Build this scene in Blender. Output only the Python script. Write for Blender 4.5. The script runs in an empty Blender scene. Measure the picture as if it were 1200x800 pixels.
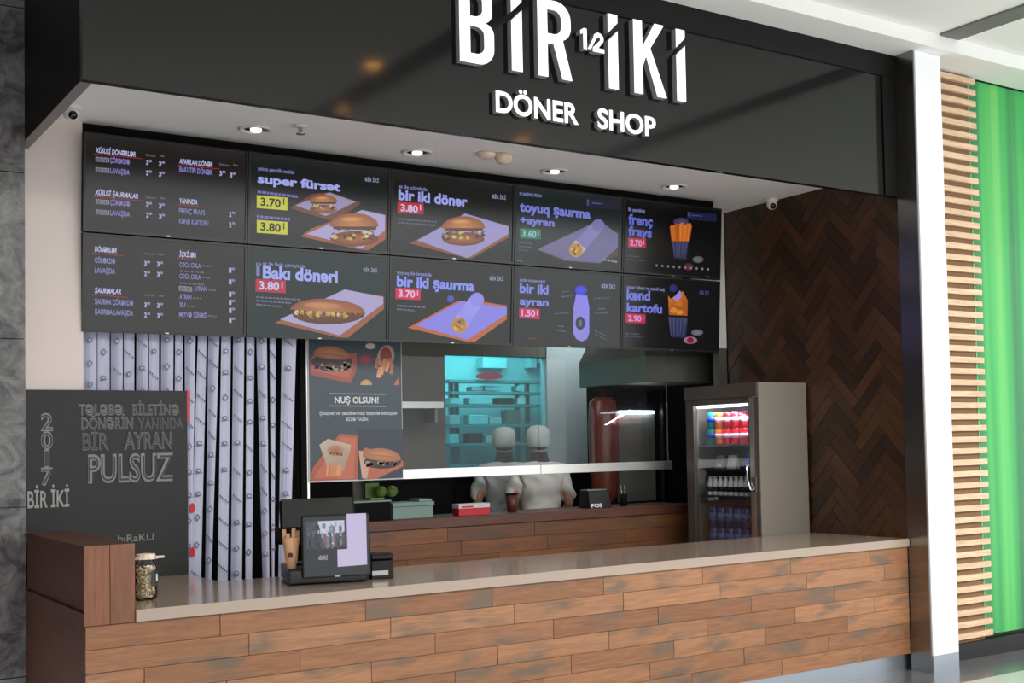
import bpy, bmesh, math, random
from mathutils import Vector, Matrix
random.seed(7)
PI = math.pi
SC = bpy.context.scene
COL = SC.collection

# ------------------------------------------------------------------ camera
CAM = Vector((-1.31315544, -5.9857461, 1.62716385))
FPX, PPX, PPY = 1461.99, 140.518, 62.3227
YAW, PITCH, ROLL = 0.63009, 0.039192, -0.021840
_f = Vector((math.sin(YAW)*math.cos(PITCH), math.cos(YAW)*math.cos(PITCH), math.sin(PITCH)))
_r0 = Vector((math.cos(YAW), -math.sin(YAW), 0)); _u0 = _r0.cross(_f)
_r = _r0*math.cos(ROLL) + _u0*math.sin(ROLL); _u = _u0*math.cos(ROLL) - _r0*math.sin(ROLL)
cd = bpy.data.cameras.new('camera'); cam = bpy.data.objects.new('camera', cd); COL.objects.link(cam)
cam.matrix_world = Matrix(((_r.x, _u.x, -_f.x, CAM.x), (_r.y, _u.y, -_f.y, CAM.y), (_r.z, _u.z, -_f.z, CAM.z), (0, 0, 0, 1)))
cd.sensor_width = 36; cd.lens = FPX*36/1200; cd.shift_x = -PPX/1200; cd.shift_y = PPY/1200
cd.clip_start = .05; cd.clip_end = 100
SC.camera = cam

def ray(x, y):
    return _f + _r*((x-600-PPX)/FPX) - _u*((y-400-PPY)/FPX)
def at(x, y, X=None, Y=None, Z=None):
    """point of the place seen at photo pixel (x, y) on the plane X=, Y= or Z="""
    d = ray(x, y)
    if X is not None: t = (X-CAM.x)/d.x
    elif Y is not None: t = (Y-CAM.y)/d.y
    else: t = (Z-CAM.z)/d.z
    return CAM + d*t

# ------------------------------------------------------------------ world and big lights
W = bpy.data.worlds.new('world'); SC.world = W; W.use_nodes = True
W.node_tree.nodes['Background'].inputs[0].default_value = (.93, .97, 1, 1)
W.node_tree.nodes['Background'].inputs[1].default_value = 1.15
def area(name, loc, target, size, sizey, power, col=(1, 1, 1)):
    l = bpy.data.lights.new(name, 'AREA'); l.shape = 'RECTANGLE'; l.size = size; l.size_y = sizey
    l.energy = power; l.color = col
    o = bpy.data.objects.new(name, l); COL.objects.link(o); o.location = loc
    o.rotation_euler = (Vector(target)-Vector(loc)).to_track_quat('-Z', 'Y').to_euler()
    return o
ZM = 4.445
area('atrium_skylight', (8.0, -8.0, ZM-.03), (8.0, -8.0, 0), 7, 5, 520, (1, .99, .96))
area('concourse_fill', (2.6, -6.6, ZM-.03), (2.6, -6.6, 0), 7, 2.6, 330, (1, .98, .94))  # added fill without a fixture; its floor bounce brightens the shop ceiling
SC.view_settings.view_transform = 'Standard'; SC.view_settings.look = 'None'
SC.view_settings.exposure = 0.5; SC.view_settings.gamma = 1; SC.view_settings.use_curve_mapping = False

# ------------------------------------------------------------------ materials
def lin(c):
    return tuple(((v/255)/12.92 if v/255 <= .04045 else ((v/255+.055)/1.055)**2.4) for v in c)
def newmat(name):
    m = bpy.data.materials.new(name); m.use_nodes = True
    return m, m.node_tree, m.node_tree.nodes['Principled BSDF']
def mat(name, rgb, rough=.5, metal=0, emit=None, es=1, bump=0, scale=40, var=0, spec=.5, coat=0):
    """plain procedural material: base colour with slight noise variation and relief"""
    m, t, b = newmat(name); n = t.nodes; l = t.links
    b.inputs['Base Color'].default_value = (*lin(rgb), 1); b.inputs['Roughness'].default_value = rough
    b.inputs['Metallic'].default_value = metal; b.inputs['Specular IOR Level'].default_value = spec
    b.inputs['Coat Weight'].default_value = coat
    if emit: b.inputs['Emission Color'].default_value = (*lin(emit), 1); b.inputs['Emission Strength'].default_value = es
    tc = n.new('ShaderNodeTexCoord'); nz = n.new('ShaderNodeTexNoise'); nz.inputs['Scale'].default_value = scale
    nz.inputs['Detail'].default_value = 4
    l.new(tc.outputs['Object'], nz.inputs['Vector'])
    if var:
        mx = n.new('ShaderNodeMix'); mx.data_type = 'RGBA'
        mx.inputs[6].default_value = (*[v*(1-var) for v in lin(rgb)], 1)
        mx.inputs[7].default_value = (*[min(1, v*(1+var)) for v in lin(rgb)], 1)
        l.new(nz.outputs['Fac'], mx.inputs[0]); l.new(mx.outputs[2], b.inputs['Base Color'])
    if bump:
        bp = n.new('ShaderNodeBump'); bp.inputs['Strength'].default_value = bump; bp.inputs['Distance'].default_value = .01
        l.new(nz.outputs['Fac'], bp.inputs['Height']); l.new(bp.outputs[0], b.inputs['Normal'])
    return m
def wood(name, a, b2, grey, along=0, rough=.45, greyamt=.5, stretch=9, coat=0.0, rnd=1.0):
    """wood with grain along an axis, each object its own tone"""
    m, t, b = newmat(name); n = t.nodes; l = t.links
    tc = n.new('ShaderNodeTexCoord'); oi = n.new('ShaderNodeObjectInfo')
    ad = n.new('ShaderNodeVectorMath'); ad.operation = 'ADD'
    sc = n.new('ShaderNodeMath'); sc.operation = 'MULTIPLY'; sc.inputs[1].default_value = 37*rnd
    l.new(oi.outputs['Random'], sc.inputs[0])
    l.new(tc.outputs['Object'], ad.inputs[0]); l.new(sc.outputs[0], ad.inputs[1])
    mp = n.new('ShaderNodeMapping'); s = [stretch*3.3]*3; s[along] = 2.2
    mp.inputs['Scale'].default_value = s; l.new(ad.outputs[0], mp.inputs[0])
    g = n.new('ShaderNodeTexNoise'); g.inputs['Scale'].default_value = 1.6; g.inputs['Detail'].default_value = 8
    g.inputs['Roughness'].default_value = .65; g.inputs['Distortion'].default_value = 1.2; l.new(mp.outputs[0], g.inputs['Vector'])
    mp2 = n.new('ShaderNodeMapping'); s = [9]*3; s[along] = 2.6; mp2.inputs['Scale'].default_value = s; l.new(ad.outputs[0], mp2.inputs[0])
    g2 = n.new('ShaderNodeTexNoise'); g2.inputs['Scale'].default_value = 1; g2.inputs['Detail'].default_value = 3; l.new(mp2.outputs[0], g2.inputs['Vector'])
    r1 = n.new('ShaderNodeValToRGB'); r1.color_ramp.elements[0].position = .35; r1.color_ramp.elements[1].position = .68
    r1.color_ramp.elements[0].color = (*[v*.62 for v in lin(a)], 1); r1.color_ramp.elements[1].color = (*lin(a), 1)
    l.new(g.outputs['Fac'], r1.inputs[0])
    r1b = n.new('ShaderNodeValToRGB'); r1b.color_ramp.elements[0].position = .35; r1b.color_ramp.elements[1].position = .68
    r1b.color_ramp.elements[0].color = (*[v*.62 for v in lin(b2)], 1); r1b.color_ramp.elements[1].color = (*lin(b2), 1)
    l.new(g.outputs['Fac'], r1b.inputs[0])
    mx = n.new('ShaderNodeMix'); mx.data_type = 'RGBA'; l.new(oi.outputs['Random'], mx.inputs[0])
    l.new(r1.outputs[0], mx.inputs[6]); l.new(r1b.outputs[0], mx.inputs[7])
    r2 = n.new('ShaderNodeValToRGB'); r2.color_ramp.elements[0].position = .52; r2.color_ramp.elements[1].position = .66
    r2.color_ramp.elements[0].color = (0, 0, 0, 1); r2.color_ramp.elements[1].color = (greyamt,)*3+(1,)
    l.new(g2.outputs['Fac'], r2.inputs[0])
    mg = n.new('ShaderNodeMix'); mg.data_type = 'RGBA'; l.new(r2.outputs[0], mg.inputs[0])
    l.new(mx.outputs[2], mg.inputs[6]); mg.inputs[7].default_value = (*lin(grey), 1)
    l.new(mg.outputs[2], b.inputs['Base Color']); b.inputs['Roughness'].default_value = rough
    b.inputs['Coat Weight'].default_value = coat; b.inputs['Coat Roughness'].default_value = .25
    bp = n.new('ShaderNodeBump'); bp.inputs['Strength'].default_value = .25; bp.inputs['Distance'].default_value = .004
    l.new(g.outputs['Fac'], bp.inputs['Height']); l.new(bp.outputs[0], b.inputs['Normal'])
    return m
def marble(name, a, b2, scale=3, rough=.3):
    m, t, b = newmat(name); n = t.nodes; l = t.links
    tc = n.new('ShaderNodeTexCoord')
    nz = n.new('ShaderNodeTexNoise'); nz.inputs['Scale'].default_value = scale; nz.inputs['Detail'].default_value = 9; nz.inputs['Roughness'].default_value = .72; nz.inputs['Distortion'].default_value = .8
    l.new(tc.outputs['Object'], nz.inputs['Vector'])
    r = n.new('ShaderNodeValToRGB'); r.color_ramp.elements[0].position = .38; r.color_ramp.elements[1].position = .66
    r.color_ramp.elements[0].color = (*lin(a), 1); r.color_ramp.elements[1].color = (*lin(b2), 1)
    l.new(nz.outputs['Fac'], r.inputs[0]); l.new(r.outputs[0], b.inputs['Base Color']); b.inputs['Roughness'].default_value = rough
    return m
def attr_mat(name, emissive, rough=.2, es=1.0, spec=.5):
    m, t, b = newmat(name); n = t.nodes; l = t.links
    a = n.new('ShaderNodeAttribute'); a.attribute_name = 'ink'
    b.inputs['Roughness'].default_value = rough; b.inputs['Specular IOR Level'].default_value = spec
    if emissive:
        b.inputs['Base Color'].default_value = (.004, .004, .004, 1); l.new(a.outputs['Color'], b.inputs['Emission Color']); b.inputs['Emission Strength'].default_value = es
    else: l.new(a.outputs['Color'], b.inputs['Base Color'])
    return m
def glass(name, tint=(1, 1, 1), refl=.5, rough=.02):
    """thin pane: clear, tinted, mirror reflection by Fresnel"""
    m = bpy.data.materials.new(name); m.use_nodes = True; t = m.node_tree; n = t.nodes; l = t.links
    n.remove(n['Principled BSDF']); out = n['Material Output']
    tr = n.new('ShaderNodeBsdfTransparent'); tr.inputs[0].default_value = (*tint, 1)
    gl = n.new('ShaderNodeBsdfGlossy'); gl.inputs['Roughness'].default_value = rough
    fr = n.new('ShaderNodeFresnel'); fr.inputs[0].default_value = 1.45
    mu = n.new('ShaderNodeMath'); mu.operation = 'MULTIPLY'; mu.inputs[1].default_value = refl*2
    l.new(fr.outputs[0], mu.inputs[0]); mx = n.new('ShaderNodeMixShader')
    l.new(mu.outputs[0], mx.inputs[0]); l.new(tr.outputs[0], mx.inputs[1]); l.new(gl.outputs[0], mx.inputs[2]); l.new(mx.outputs[0], out.inputs[0])
    return m
def streaks(name):
    m, t, b = newmat(name); n = t.nodes; l = t.links
    tc = n.new('ShaderNodeTexCoord'); mp = n.new('ShaderNodeMapping'); mp.inputs['Scale'].default_value = (3.4, 1, .05)
    nz = n.new('ShaderNodeTexNoise'); nz.inputs['Scale'].default_value = 1.3; nz.inputs['Detail'].default_value = 2
    l.new(tc.outputs['Object'], mp.inputs[0]); l.new(mp.outputs[0], nz.inputs['Vector'])
    r = n.new('ShaderNodeValToRGB'); e = r.color_ramp.elements
    e[0].position = .30; e[0].color = (*lin((28, 78, 56)), 1); e[1].position = .72; e[1].color = (*lin((104, 190, 100)), 1)
    x = e.new(.44); x.color = (*lin((52, 130, 78)), 1); x = e.new(.55); x.color = (*lin((62, 172, 84)), 1)
    l.new(nz.outputs['Fac'], r.inputs[0]); l.new(r.outputs[0], b.inputs['Base Color'])
    l.new(r.outputs[0], b.inputs['Emission Color']); b.inputs['Emission Strength'].default_value = .03
    b.inputs['Roughness'].default_value = .12
    return m
def brushed(name, rgb, rough=.3, axis=2, metal=1):
    m, t, b = newmat(name); n = t.nodes; l = t.links
    tc = n.new('ShaderNodeTexCoord'); mp = n.new('ShaderNodeMapping'); s = [120]*3; s[axis] = 1.5
    mp.inputs['Scale'].default_value = s; nz = n.new('ShaderNodeTexNoise'); nz.inputs['Scale'].default_value = 1
    l.new(tc.outputs['Object'], mp.inputs[0]); l.new(mp.outputs[0], nz.inputs['Vector'])
    mr = n.new('ShaderNodeMapRange'); mr.inputs[3].default_value = rough*.75; mr.inputs[4].default_value = rough*1.3
    l.new(nz.outputs['Fac'], mr.inputs[0]); l.new(mr.outputs[0], b.inputs['Roughness'])
    b.inputs['Base Color'].default_value = (*lin(rgb), 1); b.inputs['Metallic'].default_value = metal
    return m

M = dict(
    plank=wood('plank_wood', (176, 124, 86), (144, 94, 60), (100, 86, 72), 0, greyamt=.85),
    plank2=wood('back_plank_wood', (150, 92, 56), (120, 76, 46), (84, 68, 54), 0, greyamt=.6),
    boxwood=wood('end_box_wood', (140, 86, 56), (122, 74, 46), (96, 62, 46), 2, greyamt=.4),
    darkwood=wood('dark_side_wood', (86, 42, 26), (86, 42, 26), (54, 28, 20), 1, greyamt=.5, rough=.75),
    herring=wood('parquet_wood', (92, 58, 34), (50, 32, 20), (40, 27, 19), 0, rough=.4, greyamt=.35),
    backwood=wood('dark_slab_wood', (112, 66, 50), (100, 58, 44), (70, 46, 38), 0, greyamt=.4),
    slat=wood('pale_slat_wood', (244, 208, 172), (238, 200, 164), (224, 186, 152), 0, rough=.6, greyamt=.3),
    slatback=mat('slat_backing', (128, 98, 68), .8, var=.1),
    quartz=mat('quartz_worktop', (164, 145, 130), .14, var=.06, scale=400, spec=.6),
    marble=marble('grey_marble', (48, 44, 44), (128, 126, 124), 7),
    granite=marble('dark_granite', (78, 80, 82), (118, 120, 122), 60, .18),
    floor=mat('floor_tile', (196, 196, 196), .2, var=.05, scale=30),
    white=mat('white_paint', (226, 222, 218), .6, bump=.03, scale=200),
    pier=mat('pier_paint', (222, 208, 202), .6, bump=.03, scale=200),
    soffit=mat('soffit_paint', (240, 238, 236), .7),
    ceil=mat('mall_ceiling_paint', (240, 240, 236), .7),
    pillar=mat('pillar_white', (246, 247, 250), .35),
    pillarside=brushed('pillar_side_steel', (150, 146, 142), .22),
    fascia=mat('fascia_gloss', (5, 5, 5), .09, spec=.54),
    fasciamat=mat('fascia_trim', (5, 5, 5), .45, spec=.25),
    fasciaside=mat('fascia_side', (12, 4, 3), .5, spec=.1),
    strip=mat('fascia_lip_grey', (120, 112, 112), .5),
    sign=mat('sign_acrylic', (250, 250, 250), .4, emit=(255, 255, 255), es=.35),
    signside=mat('sign_return', (150, 150, 150), .5),
    black=mat('black_plastic', (9, 9, 10), .4, spec=.35),
    blackg=mat('black_gloss', (12, 12, 14), .12),
    blackm=mat('black_matte', (8, 7, 7), .8, spec=.2),
    darkgrey=mat('dark_grey_paint', (44, 42, 40), .6),
    bezel=mat('screen_bezel', (16, 17, 17), .3),
    display=mat('display_panel', (20, 21, 20), .16, spec=.5),
    steel=brushed('brushed_steel', (176, 174, 168), .28),
    steelh=brushed('brushed_steel_rail', (226, 224, 218), .3, 0),
    hood=brushed('hood_steel', (140, 140, 130), .4, 0, .4),
    fridgeside=brushed('fridge_side_steel', (150, 142, 132), .38, 2, .35),
    fridgetop=mat('fridge_header', (86, 76, 70), .4),
    fridgein=mat('fridge_liner', (120, 122, 126), .5),
    chrome=mat('chrome', (220, 220, 220), .12, 1),
    plinth=brushed('plinth_steel', (190, 196, 206), .32, 0),
    base=mat('black_baseboard', (26, 24, 24), .35),
    green=streaks('green_streaked_glass'),
    greenedge=mat('green_edge', (120, 190, 110), .3),
    chalkboard=mat('chalkboard_slate', (27, 28, 29), .6, var=.12, scale=5),
    chalk=mat('chalk', (128, 126, 124), .9, bump=.2, scale=300, var=.3),
    screen=attr_mat('screen_picture', True, .16, .56),
    print=attr_mat('printed_ink', False, .35),
    slot=mat('slot_grey', (112, 112, 110), .6),
    lamp=mat('lamp_glow', (255, 244, 225), .4, emit=(255, 244, 225), es=1.3),
    led=mat('led_strip', (240, 246, 255), .4, emit=(225, 236, 255), es=9),
    warm=mat('warm_bulb', (255, 190, 110), .4, emit=(255, 176, 90), es=14),
    pane=glass('clear_pane', (.93, .95, .95), .3),
    frpane=glass('fridge_pane', (.95, .96, .97), .12),
    teal=glass('teal_pane', (.46, .82, .84), .35),
    vinyl=mat('blind_vinyl', (186, 188, 212), .5),
    ink=mat('dark_ink', (58, 58, 74), .6),
    red=mat('red_ink', (196, 30, 44), .5),
    kraft=mat('kraft_paper', (214, 166, 130), .8, var=.08),
    pasta=mat('dried_pasta', (246, 218, 176), .6, var=.2, scale=60),
    jarglass=glass('jar_glass', (.95, .97, .95), .6),
    cloth=mat('cream_cloth', (232, 210, 190), .9, bump=.3, scale=60),
    jarlabel=mat('jar_label', (40, 48, 48), .5),
    cotton=mat('grey_cotton', (214, 210, 204), .9, bump=.15, scale=30, var=.05),
    cottonw=mat('white_cotton', (196, 198, 196), .9, bump=.15, scale=30, var=.05),
    trousers=mat('dark_trousers', (28, 28, 34), .9, bump=.1),
    skin=mat('skin', (186, 134, 108), .5),
    hair=mat('dark_hair', (24, 18, 16), .7, bump=.5, scale=120),
    cap=mat('pale_cap', (190, 200, 198), .8, bump=.1),
    meat=mat('roast_meat', (124, 62, 50), .3, bump=.35, scale=26, var=.25),
    tealbox=mat('pale_teal_box', (126, 150, 142), .6),
    lime=mat('lime_green', (110, 134, 62), .5, var=.25, scale=18),
    whitebox=mat('white_card', (214, 208, 210), .6),
    kwall=mat('kitchen_wall_grey', (96, 90, 82), .6, var=.08, scale=3),
    kpanel=mat('kitchen_panel_white', (178, 190, 194), .5, var=.04, scale=4),
    kteal=mat('teal_metal', (70, 150, 152), .4, var=.2, scale=6),
    kback=mat('pale_teal_wall', (150, 208, 214), .6),
    terr=mat('brown_cup', (92, 44, 36), .5),
)

# ------------------------------------------------------------------ mesh helpers
class MB:
    def __init__(s): s.v = []; s.f = []; s.c = None; s.sm = set()
    def add(s, vs, fs, smooth=False):
        o = len(s.v); s.v += [tuple(v) for v in vs]
        for f in fs:
            if smooth: s.sm.add(len(s.f))
            s.f.append(tuple(i+o for i in f))
        return s
    def box(s, x0, y0, z0, x1, y1, z1):
        vs = [(x, y, z) for x in (x0, x1) for y in (y0, y1) for z in (z0, z1)]
        return s.add(vs, [(0, 1, 3, 2), (4, 6, 7, 5), (0, 4, 5, 1), (2, 3, 7, 6), (0, 2, 6, 4), (1, 5, 7, 3)])
    def hexa(s, b, t):
        """8 corners: bottom ring b (4, counter-clockwise from above) and top ring t"""
        return s.add(list(b)+list(t), [(3, 2, 1, 0), (4, 5, 6, 7), (0, 1, 5, 4), (1, 2, 6, 5), (2, 3, 7, 6), (3, 0, 4, 7)])
    def prism(s, pts, d):
        """polygon of 3-D points extruded by vector d"""
        n = len(pts); d = Vector(d); a = [Vector(p) for p in pts]; b = [p+d for p in a]
        return s.add(a+b, [tuple(range(n)), tuple(reversed(range(n, 2*n)))]+[(i, i+n, (i+1) % n+n, (i+1) % n) for i in range(n)])
    def lathe(s, prof, c=(0, 0, 0), n=20, axis='z', smooth=True):
        vs = []; fs = []
        for r, h in prof:
            for k in range(n):
                a = 2*PI*k/n; p = (r*math.cos(a), r*math.sin(a), h)
                if axis == 'x': p = (h, p[0], p[1])
                if axis == 'y': p = (p[0], h, p[1])
                vs.append((p[0]+c[0], p[1]+c[1], p[2]+c[2]))
        for i in range(len(prof)-1):
            for k in range(n): fs.append((i*n+k, i*n+(k+1) % n, (i+1)*n+(k+1) % n, (i+1)*n+k))
        s.add(vs, fs, smooth)
        o = len(s.v)-len(vs)
        if prof[0][0] > 1e-5: s.f.append(tuple(o+k for k in reversed(range(n))))
        if prof[-1][0] > 1e-5: s.f.append(tuple(o+(len(prof)-1)*n+k for k in range(n)))
        return s
    def tube(s, pts, r, n=8):
        pts = [Vector(p) for p in pts]; vs = []; fs = []
        for i, p in enumerate(pts):
            d = (pts[min(i+1, len(pts)-1)]-pts[max(i-1, 0)]).normalized()
            u = d.cross(Vector((0, 0, 1)) if abs(d.z) < .9 else Vector((1, 0, 0))).normalized(); w = d.cross(u)
            for k in range(n): vs.append(p+u*(r*math.cos(2*PI*k/n))+w*(r*math.sin(2*PI*k/n)))
        for i in range(len(pts)-1):
            for k in range(n): fs.append((i*n+k, i*n+(k+1) % n, (i+1)*n+(k+1) % n, (i+1)*n+k))
        fs += [tuple(range(n)), tuple(range((len(pts)-1)*n, len(pts)*n))]
        return s.add(vs, fs, True)
    def ball(s, c, rx, ry, rz, n=14, m=9):
        prof = [(max(1e-6, math.sin(PI*i/m)), -math.cos(PI*i/m)) for i in range(m+1)]
        vs = [(c[0]+rx*r*math.cos(2*PI*k/n), c[1]+ry*r*math.sin(2*PI*k/n), c[2]+rz*h) for r, h in prof for k in range(n)]
        return s.add(vs, [(i*n+k, i*n+(k+1) % n, (i+1)*n+(k+1) % n, (i+1)*n+k) for i in range(m) for k in range(n)], True)
    def build(s, name, m, parent=None, bevel=0, local=False):
        off = Vector((0, 0, 0)) if (local or parent is None) else wloc(parent)
        me = bpy.data.meshes.new(name); me.from_pydata([(v[0]-off.x, v[1]-off.y, v[2]-off.z) for v in s.v], [], s.f)
        for i in s.sm: me.polygons[i].use_smooth = True
        if s.c is None:
            bm = bmesh.new(); bm.from_mesh(me); bmesh.ops.recalc_face_normals(bm, faces=bm.faces)
            if bevel:
                ed = [e for e in bm.edges if len(e.link_faces) == 2 and e.calc_face_angle(0) > .6]
                bmesh.ops.bevel(bm, geom=ed, offset=bevel, segments=1, affect='EDGES')
            bm.to_mesh(me); bm.free()
        else:
            ca = me.color_attributes.new('ink', 'FLOAT_COLOR', 'POINT')
            for i, c in enumerate(s.c): ca.data[i].color = (*c, 1)
        me.materials.append(m)
        o = bpy.data.objects.new(name, me); COL.objects.link(o)
        if parent is not None: o.parent = parent
        return o
def wloc(o):
    v = Vector((0, 0, 0))
    while o is not None: v += o.location; o = o.parent
    return v
def tag(o, label=None, cat=None, group=None, kind=None):
    if label: o['label'] = label
    if cat: o['category'] = cat
    if group: o['group'] = group
    if kind: o['kind'] = kind
    return o
def thing(name, loc, label, cat, group=None, rz=0):
    o = bpy.data.objects.new(name, None); COL.objects.link(o); o.location = loc; o.rotation_euler = (0, 0, rz)
    o.empty_display_size = .1
    return tag(o, label, cat, group)
def struct(name, mb, m, parent=None):
    o = mb.build(name, m, parent)
    if parent is None: o['kind'] = 'structure'
    return o
def sbox(name, m, *c): return struct(name, MB().box(*c), m)
def copy_tree(o, parent=None):
    c = o.copy(); COL.objects.link(c)
    if parent is not None: c.parent = parent
    for ch in list(o.children):
        if ch.name in COL.objects: copy_tree(ch, c)
    return c
def shared(name, mesh, loc, parent, rot=(0, 0, 0)):
    o = bpy.data.objects.new(name, mesh); COL.objects.link(o); o.parent = parent
    o.location = Vector(loc)-wloc(parent); o.rotation_euler = rot
    return o

# text meshes
_DG = {}
def curve_mesh(cu):
    o = bpy.data.objects.new('tmp', cu); COL.objects.link(o)
    dg = bpy.context.evaluated_depsgraph_get(); dg.update()
    me = bpy.data.meshes.new_from_object(o.evaluated_get(dg)); 
    vs = [tuple(v.co) for v in me.vertices]; fs = [tuple(p.vertices) for p in me.polygons]
    COL.objects.unlink(o); bpy.data.objects.remove(o); bpy.data.meshes.remove(me)
    return vs, fs
def text_raw(s, bold=0.0, extrude=0.0, res=3, shear=0.0):
    k = (s, bold, extrude, res, shear)
    if k in _DG: return _DG[k]
    cu = bpy.data.curves.new('tmp', 'FONT'); cu.body = s; cu.size = 1; cu.offset = bold; cu.extrude = extrude
    cu.resolution_u = res; cu.shear = shear
    r = curve_mesh(cu); bpy.data.curves.remove(cu); _DG[k] = r
    return r
def text_geo(s, bold=0.0, extrude=0.0, res=3, shear=0.0):
    """word outline; the turned e of the Azerbaijani alphabet is made by turning the glyph e"""
    if '\u0259' not in s and '\u018f' not in s: return text_raw(s, bold, extrude, res, shear)
    lay = s.replace('\u0259', 'e').replace('\u018f', 'O'); V = []; F = []
    for i, ch in enumerate(s):
        if ch == ' ': continue
        pv, _ = text_raw(lay[:i+1], bold, 0, res, shear); right = max(v[0] for v in pv)
        g, gf = text_raw('e' if ch in '\u0259\u018f' else ch, bold, 0, res, shear)
        if not g: continue
        a, b = min(v[0] for v in g), max(v[0] for v in g)
        if ch in '\u0259\u018f':
            c, d = min(v[1] for v in g), max(v[1] for v in g); k = 1.0; w = b-a
            if ch == '\u018f':
                h = max(v[1] for v in text_raw('O', bold, 0, res, shear)[0]); k = h/d; q = text_raw('O', bold, 0, res, shear)[0]; w = (max(v[0] for v in q)-min(v[0] for v in q))
            g = [((b-v[0])/(b-a)*w, (c+d-v[1])*k, 0) for v in g]; a, b = 0, w
        o = len(V); V += [(v[0]-b+right, v[1], v[2]) for v in g]; F += [tuple(j+o for j in f) for f in gf]
    return V, F
CAPH = None
class Canvas:
    """flat print on a plane: polygons and words given in photo pixels, laid on the plane of the thing"""
    def __init__(s, O, e1, e2, step=.0004, start=.0015):
        s.O = Vector(O); s.e1 = Vector(e1).normalized(); s.e2 = Vector(e2).normalized(); s.n = s.e1.cross(s.e2).normalized()
        s.z = start; s.step = step; s.mb = MB(); s.mb.c = []; s.rect = None
    def pt(s, x, y):
        d = ray(x, y); t = (s.O-CAM).dot(s.n)/d.dot(s.n); q = CAM+d*t-s.O
        return q.dot(s.e1), q.dot(s.e2)
    def _add(s, uv, fs, cols):
        z = s.z; s.z += s.step
        if s.rect: a, b, c, d = s.rect; uv = [(min(max(u, a), c), min(max(v, b), d)) for u, v in uv]
        s.mb.add([s.O+s.e1*u+s.e2*v+s.n*z for u, v in uv], fs); s.mb.c += cols
    def poly(s, pts, col, col2=None):
        n = len(pts); c = lin(col); cs = [c]*n
        if col2: c2 = lin(col2); cs = [c if i < n/2 else c2 for i in range(n)]
        s._add([s.pt(*p) for p in pts], [tuple(range(n))], cs)
    def ell(s, cx, cy, rx, ry, col, edge=None, a0=0, a1=360, rot=0, n=20, jit=0):
        uv = []; ca = math.cos(math.radians(rot)); sa = math.sin(math.radians(rot))
        for k in range(n+1 if a1-a0 < 360 else n):
            a = math.radians(a0+(a1-a0)*k/n); j = 1+random.uniform(-jit, jit)
            x = rx*j*math.cos(a); y = -ry*j*math.sin(a); uv.append(s.pt(cx+x*ca-y*sa, cy+x*sa+y*ca))
        m = len(uv); uv.append(s.pt(cx, cy)); full = a1-a0 >= 360
        fs = [(i, (i+1) % m, m) for i in range(m if full else m-1)]
        s._add(uv, fs, [lin(edge or col)]*m+[lin(col)])
    def bar(s, x0, y0, x1, y1, h, col): s.poly([(x0, y0), (x1, y1), (x1, y1+h), (x0, y0+h)], col)
    def words(s, x0, y0, x1, y1, h, col, ws=None):
        """a line too small to read: short worn strokes"""
        x = x0
        while x < x1-1:
            w = min(random.uniform(2, 5), x1-x); f = (x-x0)/(x1-x0); y = y0+(y1-y0)*f; g = (y1-y0)/(x1-x0)
            s.poly([(x, y), (x+w, y+g*w), (x+w, y+g*w+h), (x, y+h)], col); s.z -= s.step
            x += w+1
        s.z += s.step
    def text(s, t, x0, yb, x1, yt, col, bold=.02, shear=0, fit=None):
        """word t: baseline starts at (x0, yb), ends at x1, capital height reaches yt at x0"""
        vs, fs = text_geo(t, bold, shear=shear)
        if not vs: return
        xs = [v[0] for v in vs]; a, b = min(xs), max(xs)
        global CAPH
        if CAPH is None:
            q, _ = text_geo('H'); CAPH = max(v[1] for v in q)
        cap = fit or CAPH
        u0, v0 = s.pt(x0, yb); _, v1 = s.pt(x0, yt)
        lo, hi = u0, u0+3
        for _ in range(40):
            m = (lo+hi)/2; P = s.O+s.e1*m+s.e2*v0
            d = P-CAM; px = 600+PPX+FPX*d.dot(_r)/d.dot(_f)
            if px < x1: lo = m
            else: hi = m
        sx = (lo-u0)/(b-a); sy = (v1-v0)/cap
        s._add([(u0+(v[0]-a)*sx, v0+v[1]*sy) for v in vs], fs, [lin(col)]*len(vs))
    def build(s, name, m, parent): return s.mb.build(name, m, parent)

# ================================================================== SETTING
L = 5.4228; ZF = 3.3367; ZT = 4.3459; ZC = 3.53; ZW = .92
struct('floor', MB().box(-8, -12, -.05, 14, -.52, 0), M['floor'])
gr = struct('floor_border', MB().box(-.0, -.52, -.05, 14, .6, 0), M['granite'])
sbox('floor_behind_counter', M['darkgrey'], 0, .6, -.05, 6.6, 6, 0)
# marble at the far left, in slabs with joints
wl = sbox('wall_left', M['marble'], -2.2, 1.37, 0, -.001, 1.6, 5)
z = .02
while z < 5:
    z1 = 1.36+.9*math.ceil((z-1.36+.001)/.9); z1 = min(z1, 5)
    for x0, x1 in ((-.9, 0), (-1.8, -.9)):
        MB().box(x0+.003, 1.34, z+.003, x1-.003 if x1 < 0 else -.001, 1.369, z1-.003).build('stone_slab', M['marble'], wl)
    z = z1
sbox('wall_blocker_left', M['marble'], -2.4, -4.2, 0, -1.75, 1.33, 5)  # added out of view to block light and keep the left side dark
sbox('wall_pier', M['pier'], .0, 1.54, 0, .335, 1.9, 3.6)
# shop ceiling, lintel behind the screens, right wall
sbox('ceiling', M['soffit'], .05, .06, ZC, L, 1.9, ZC+.06)
sbox('wall_back', M['white'], .335, 1.9, 2.4, L, 2.0, 3.6)
wr = sbox('wall_right', M['darkgrey'], L+.02, 0, 0, L+.28, 2.0, 4.3)
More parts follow.
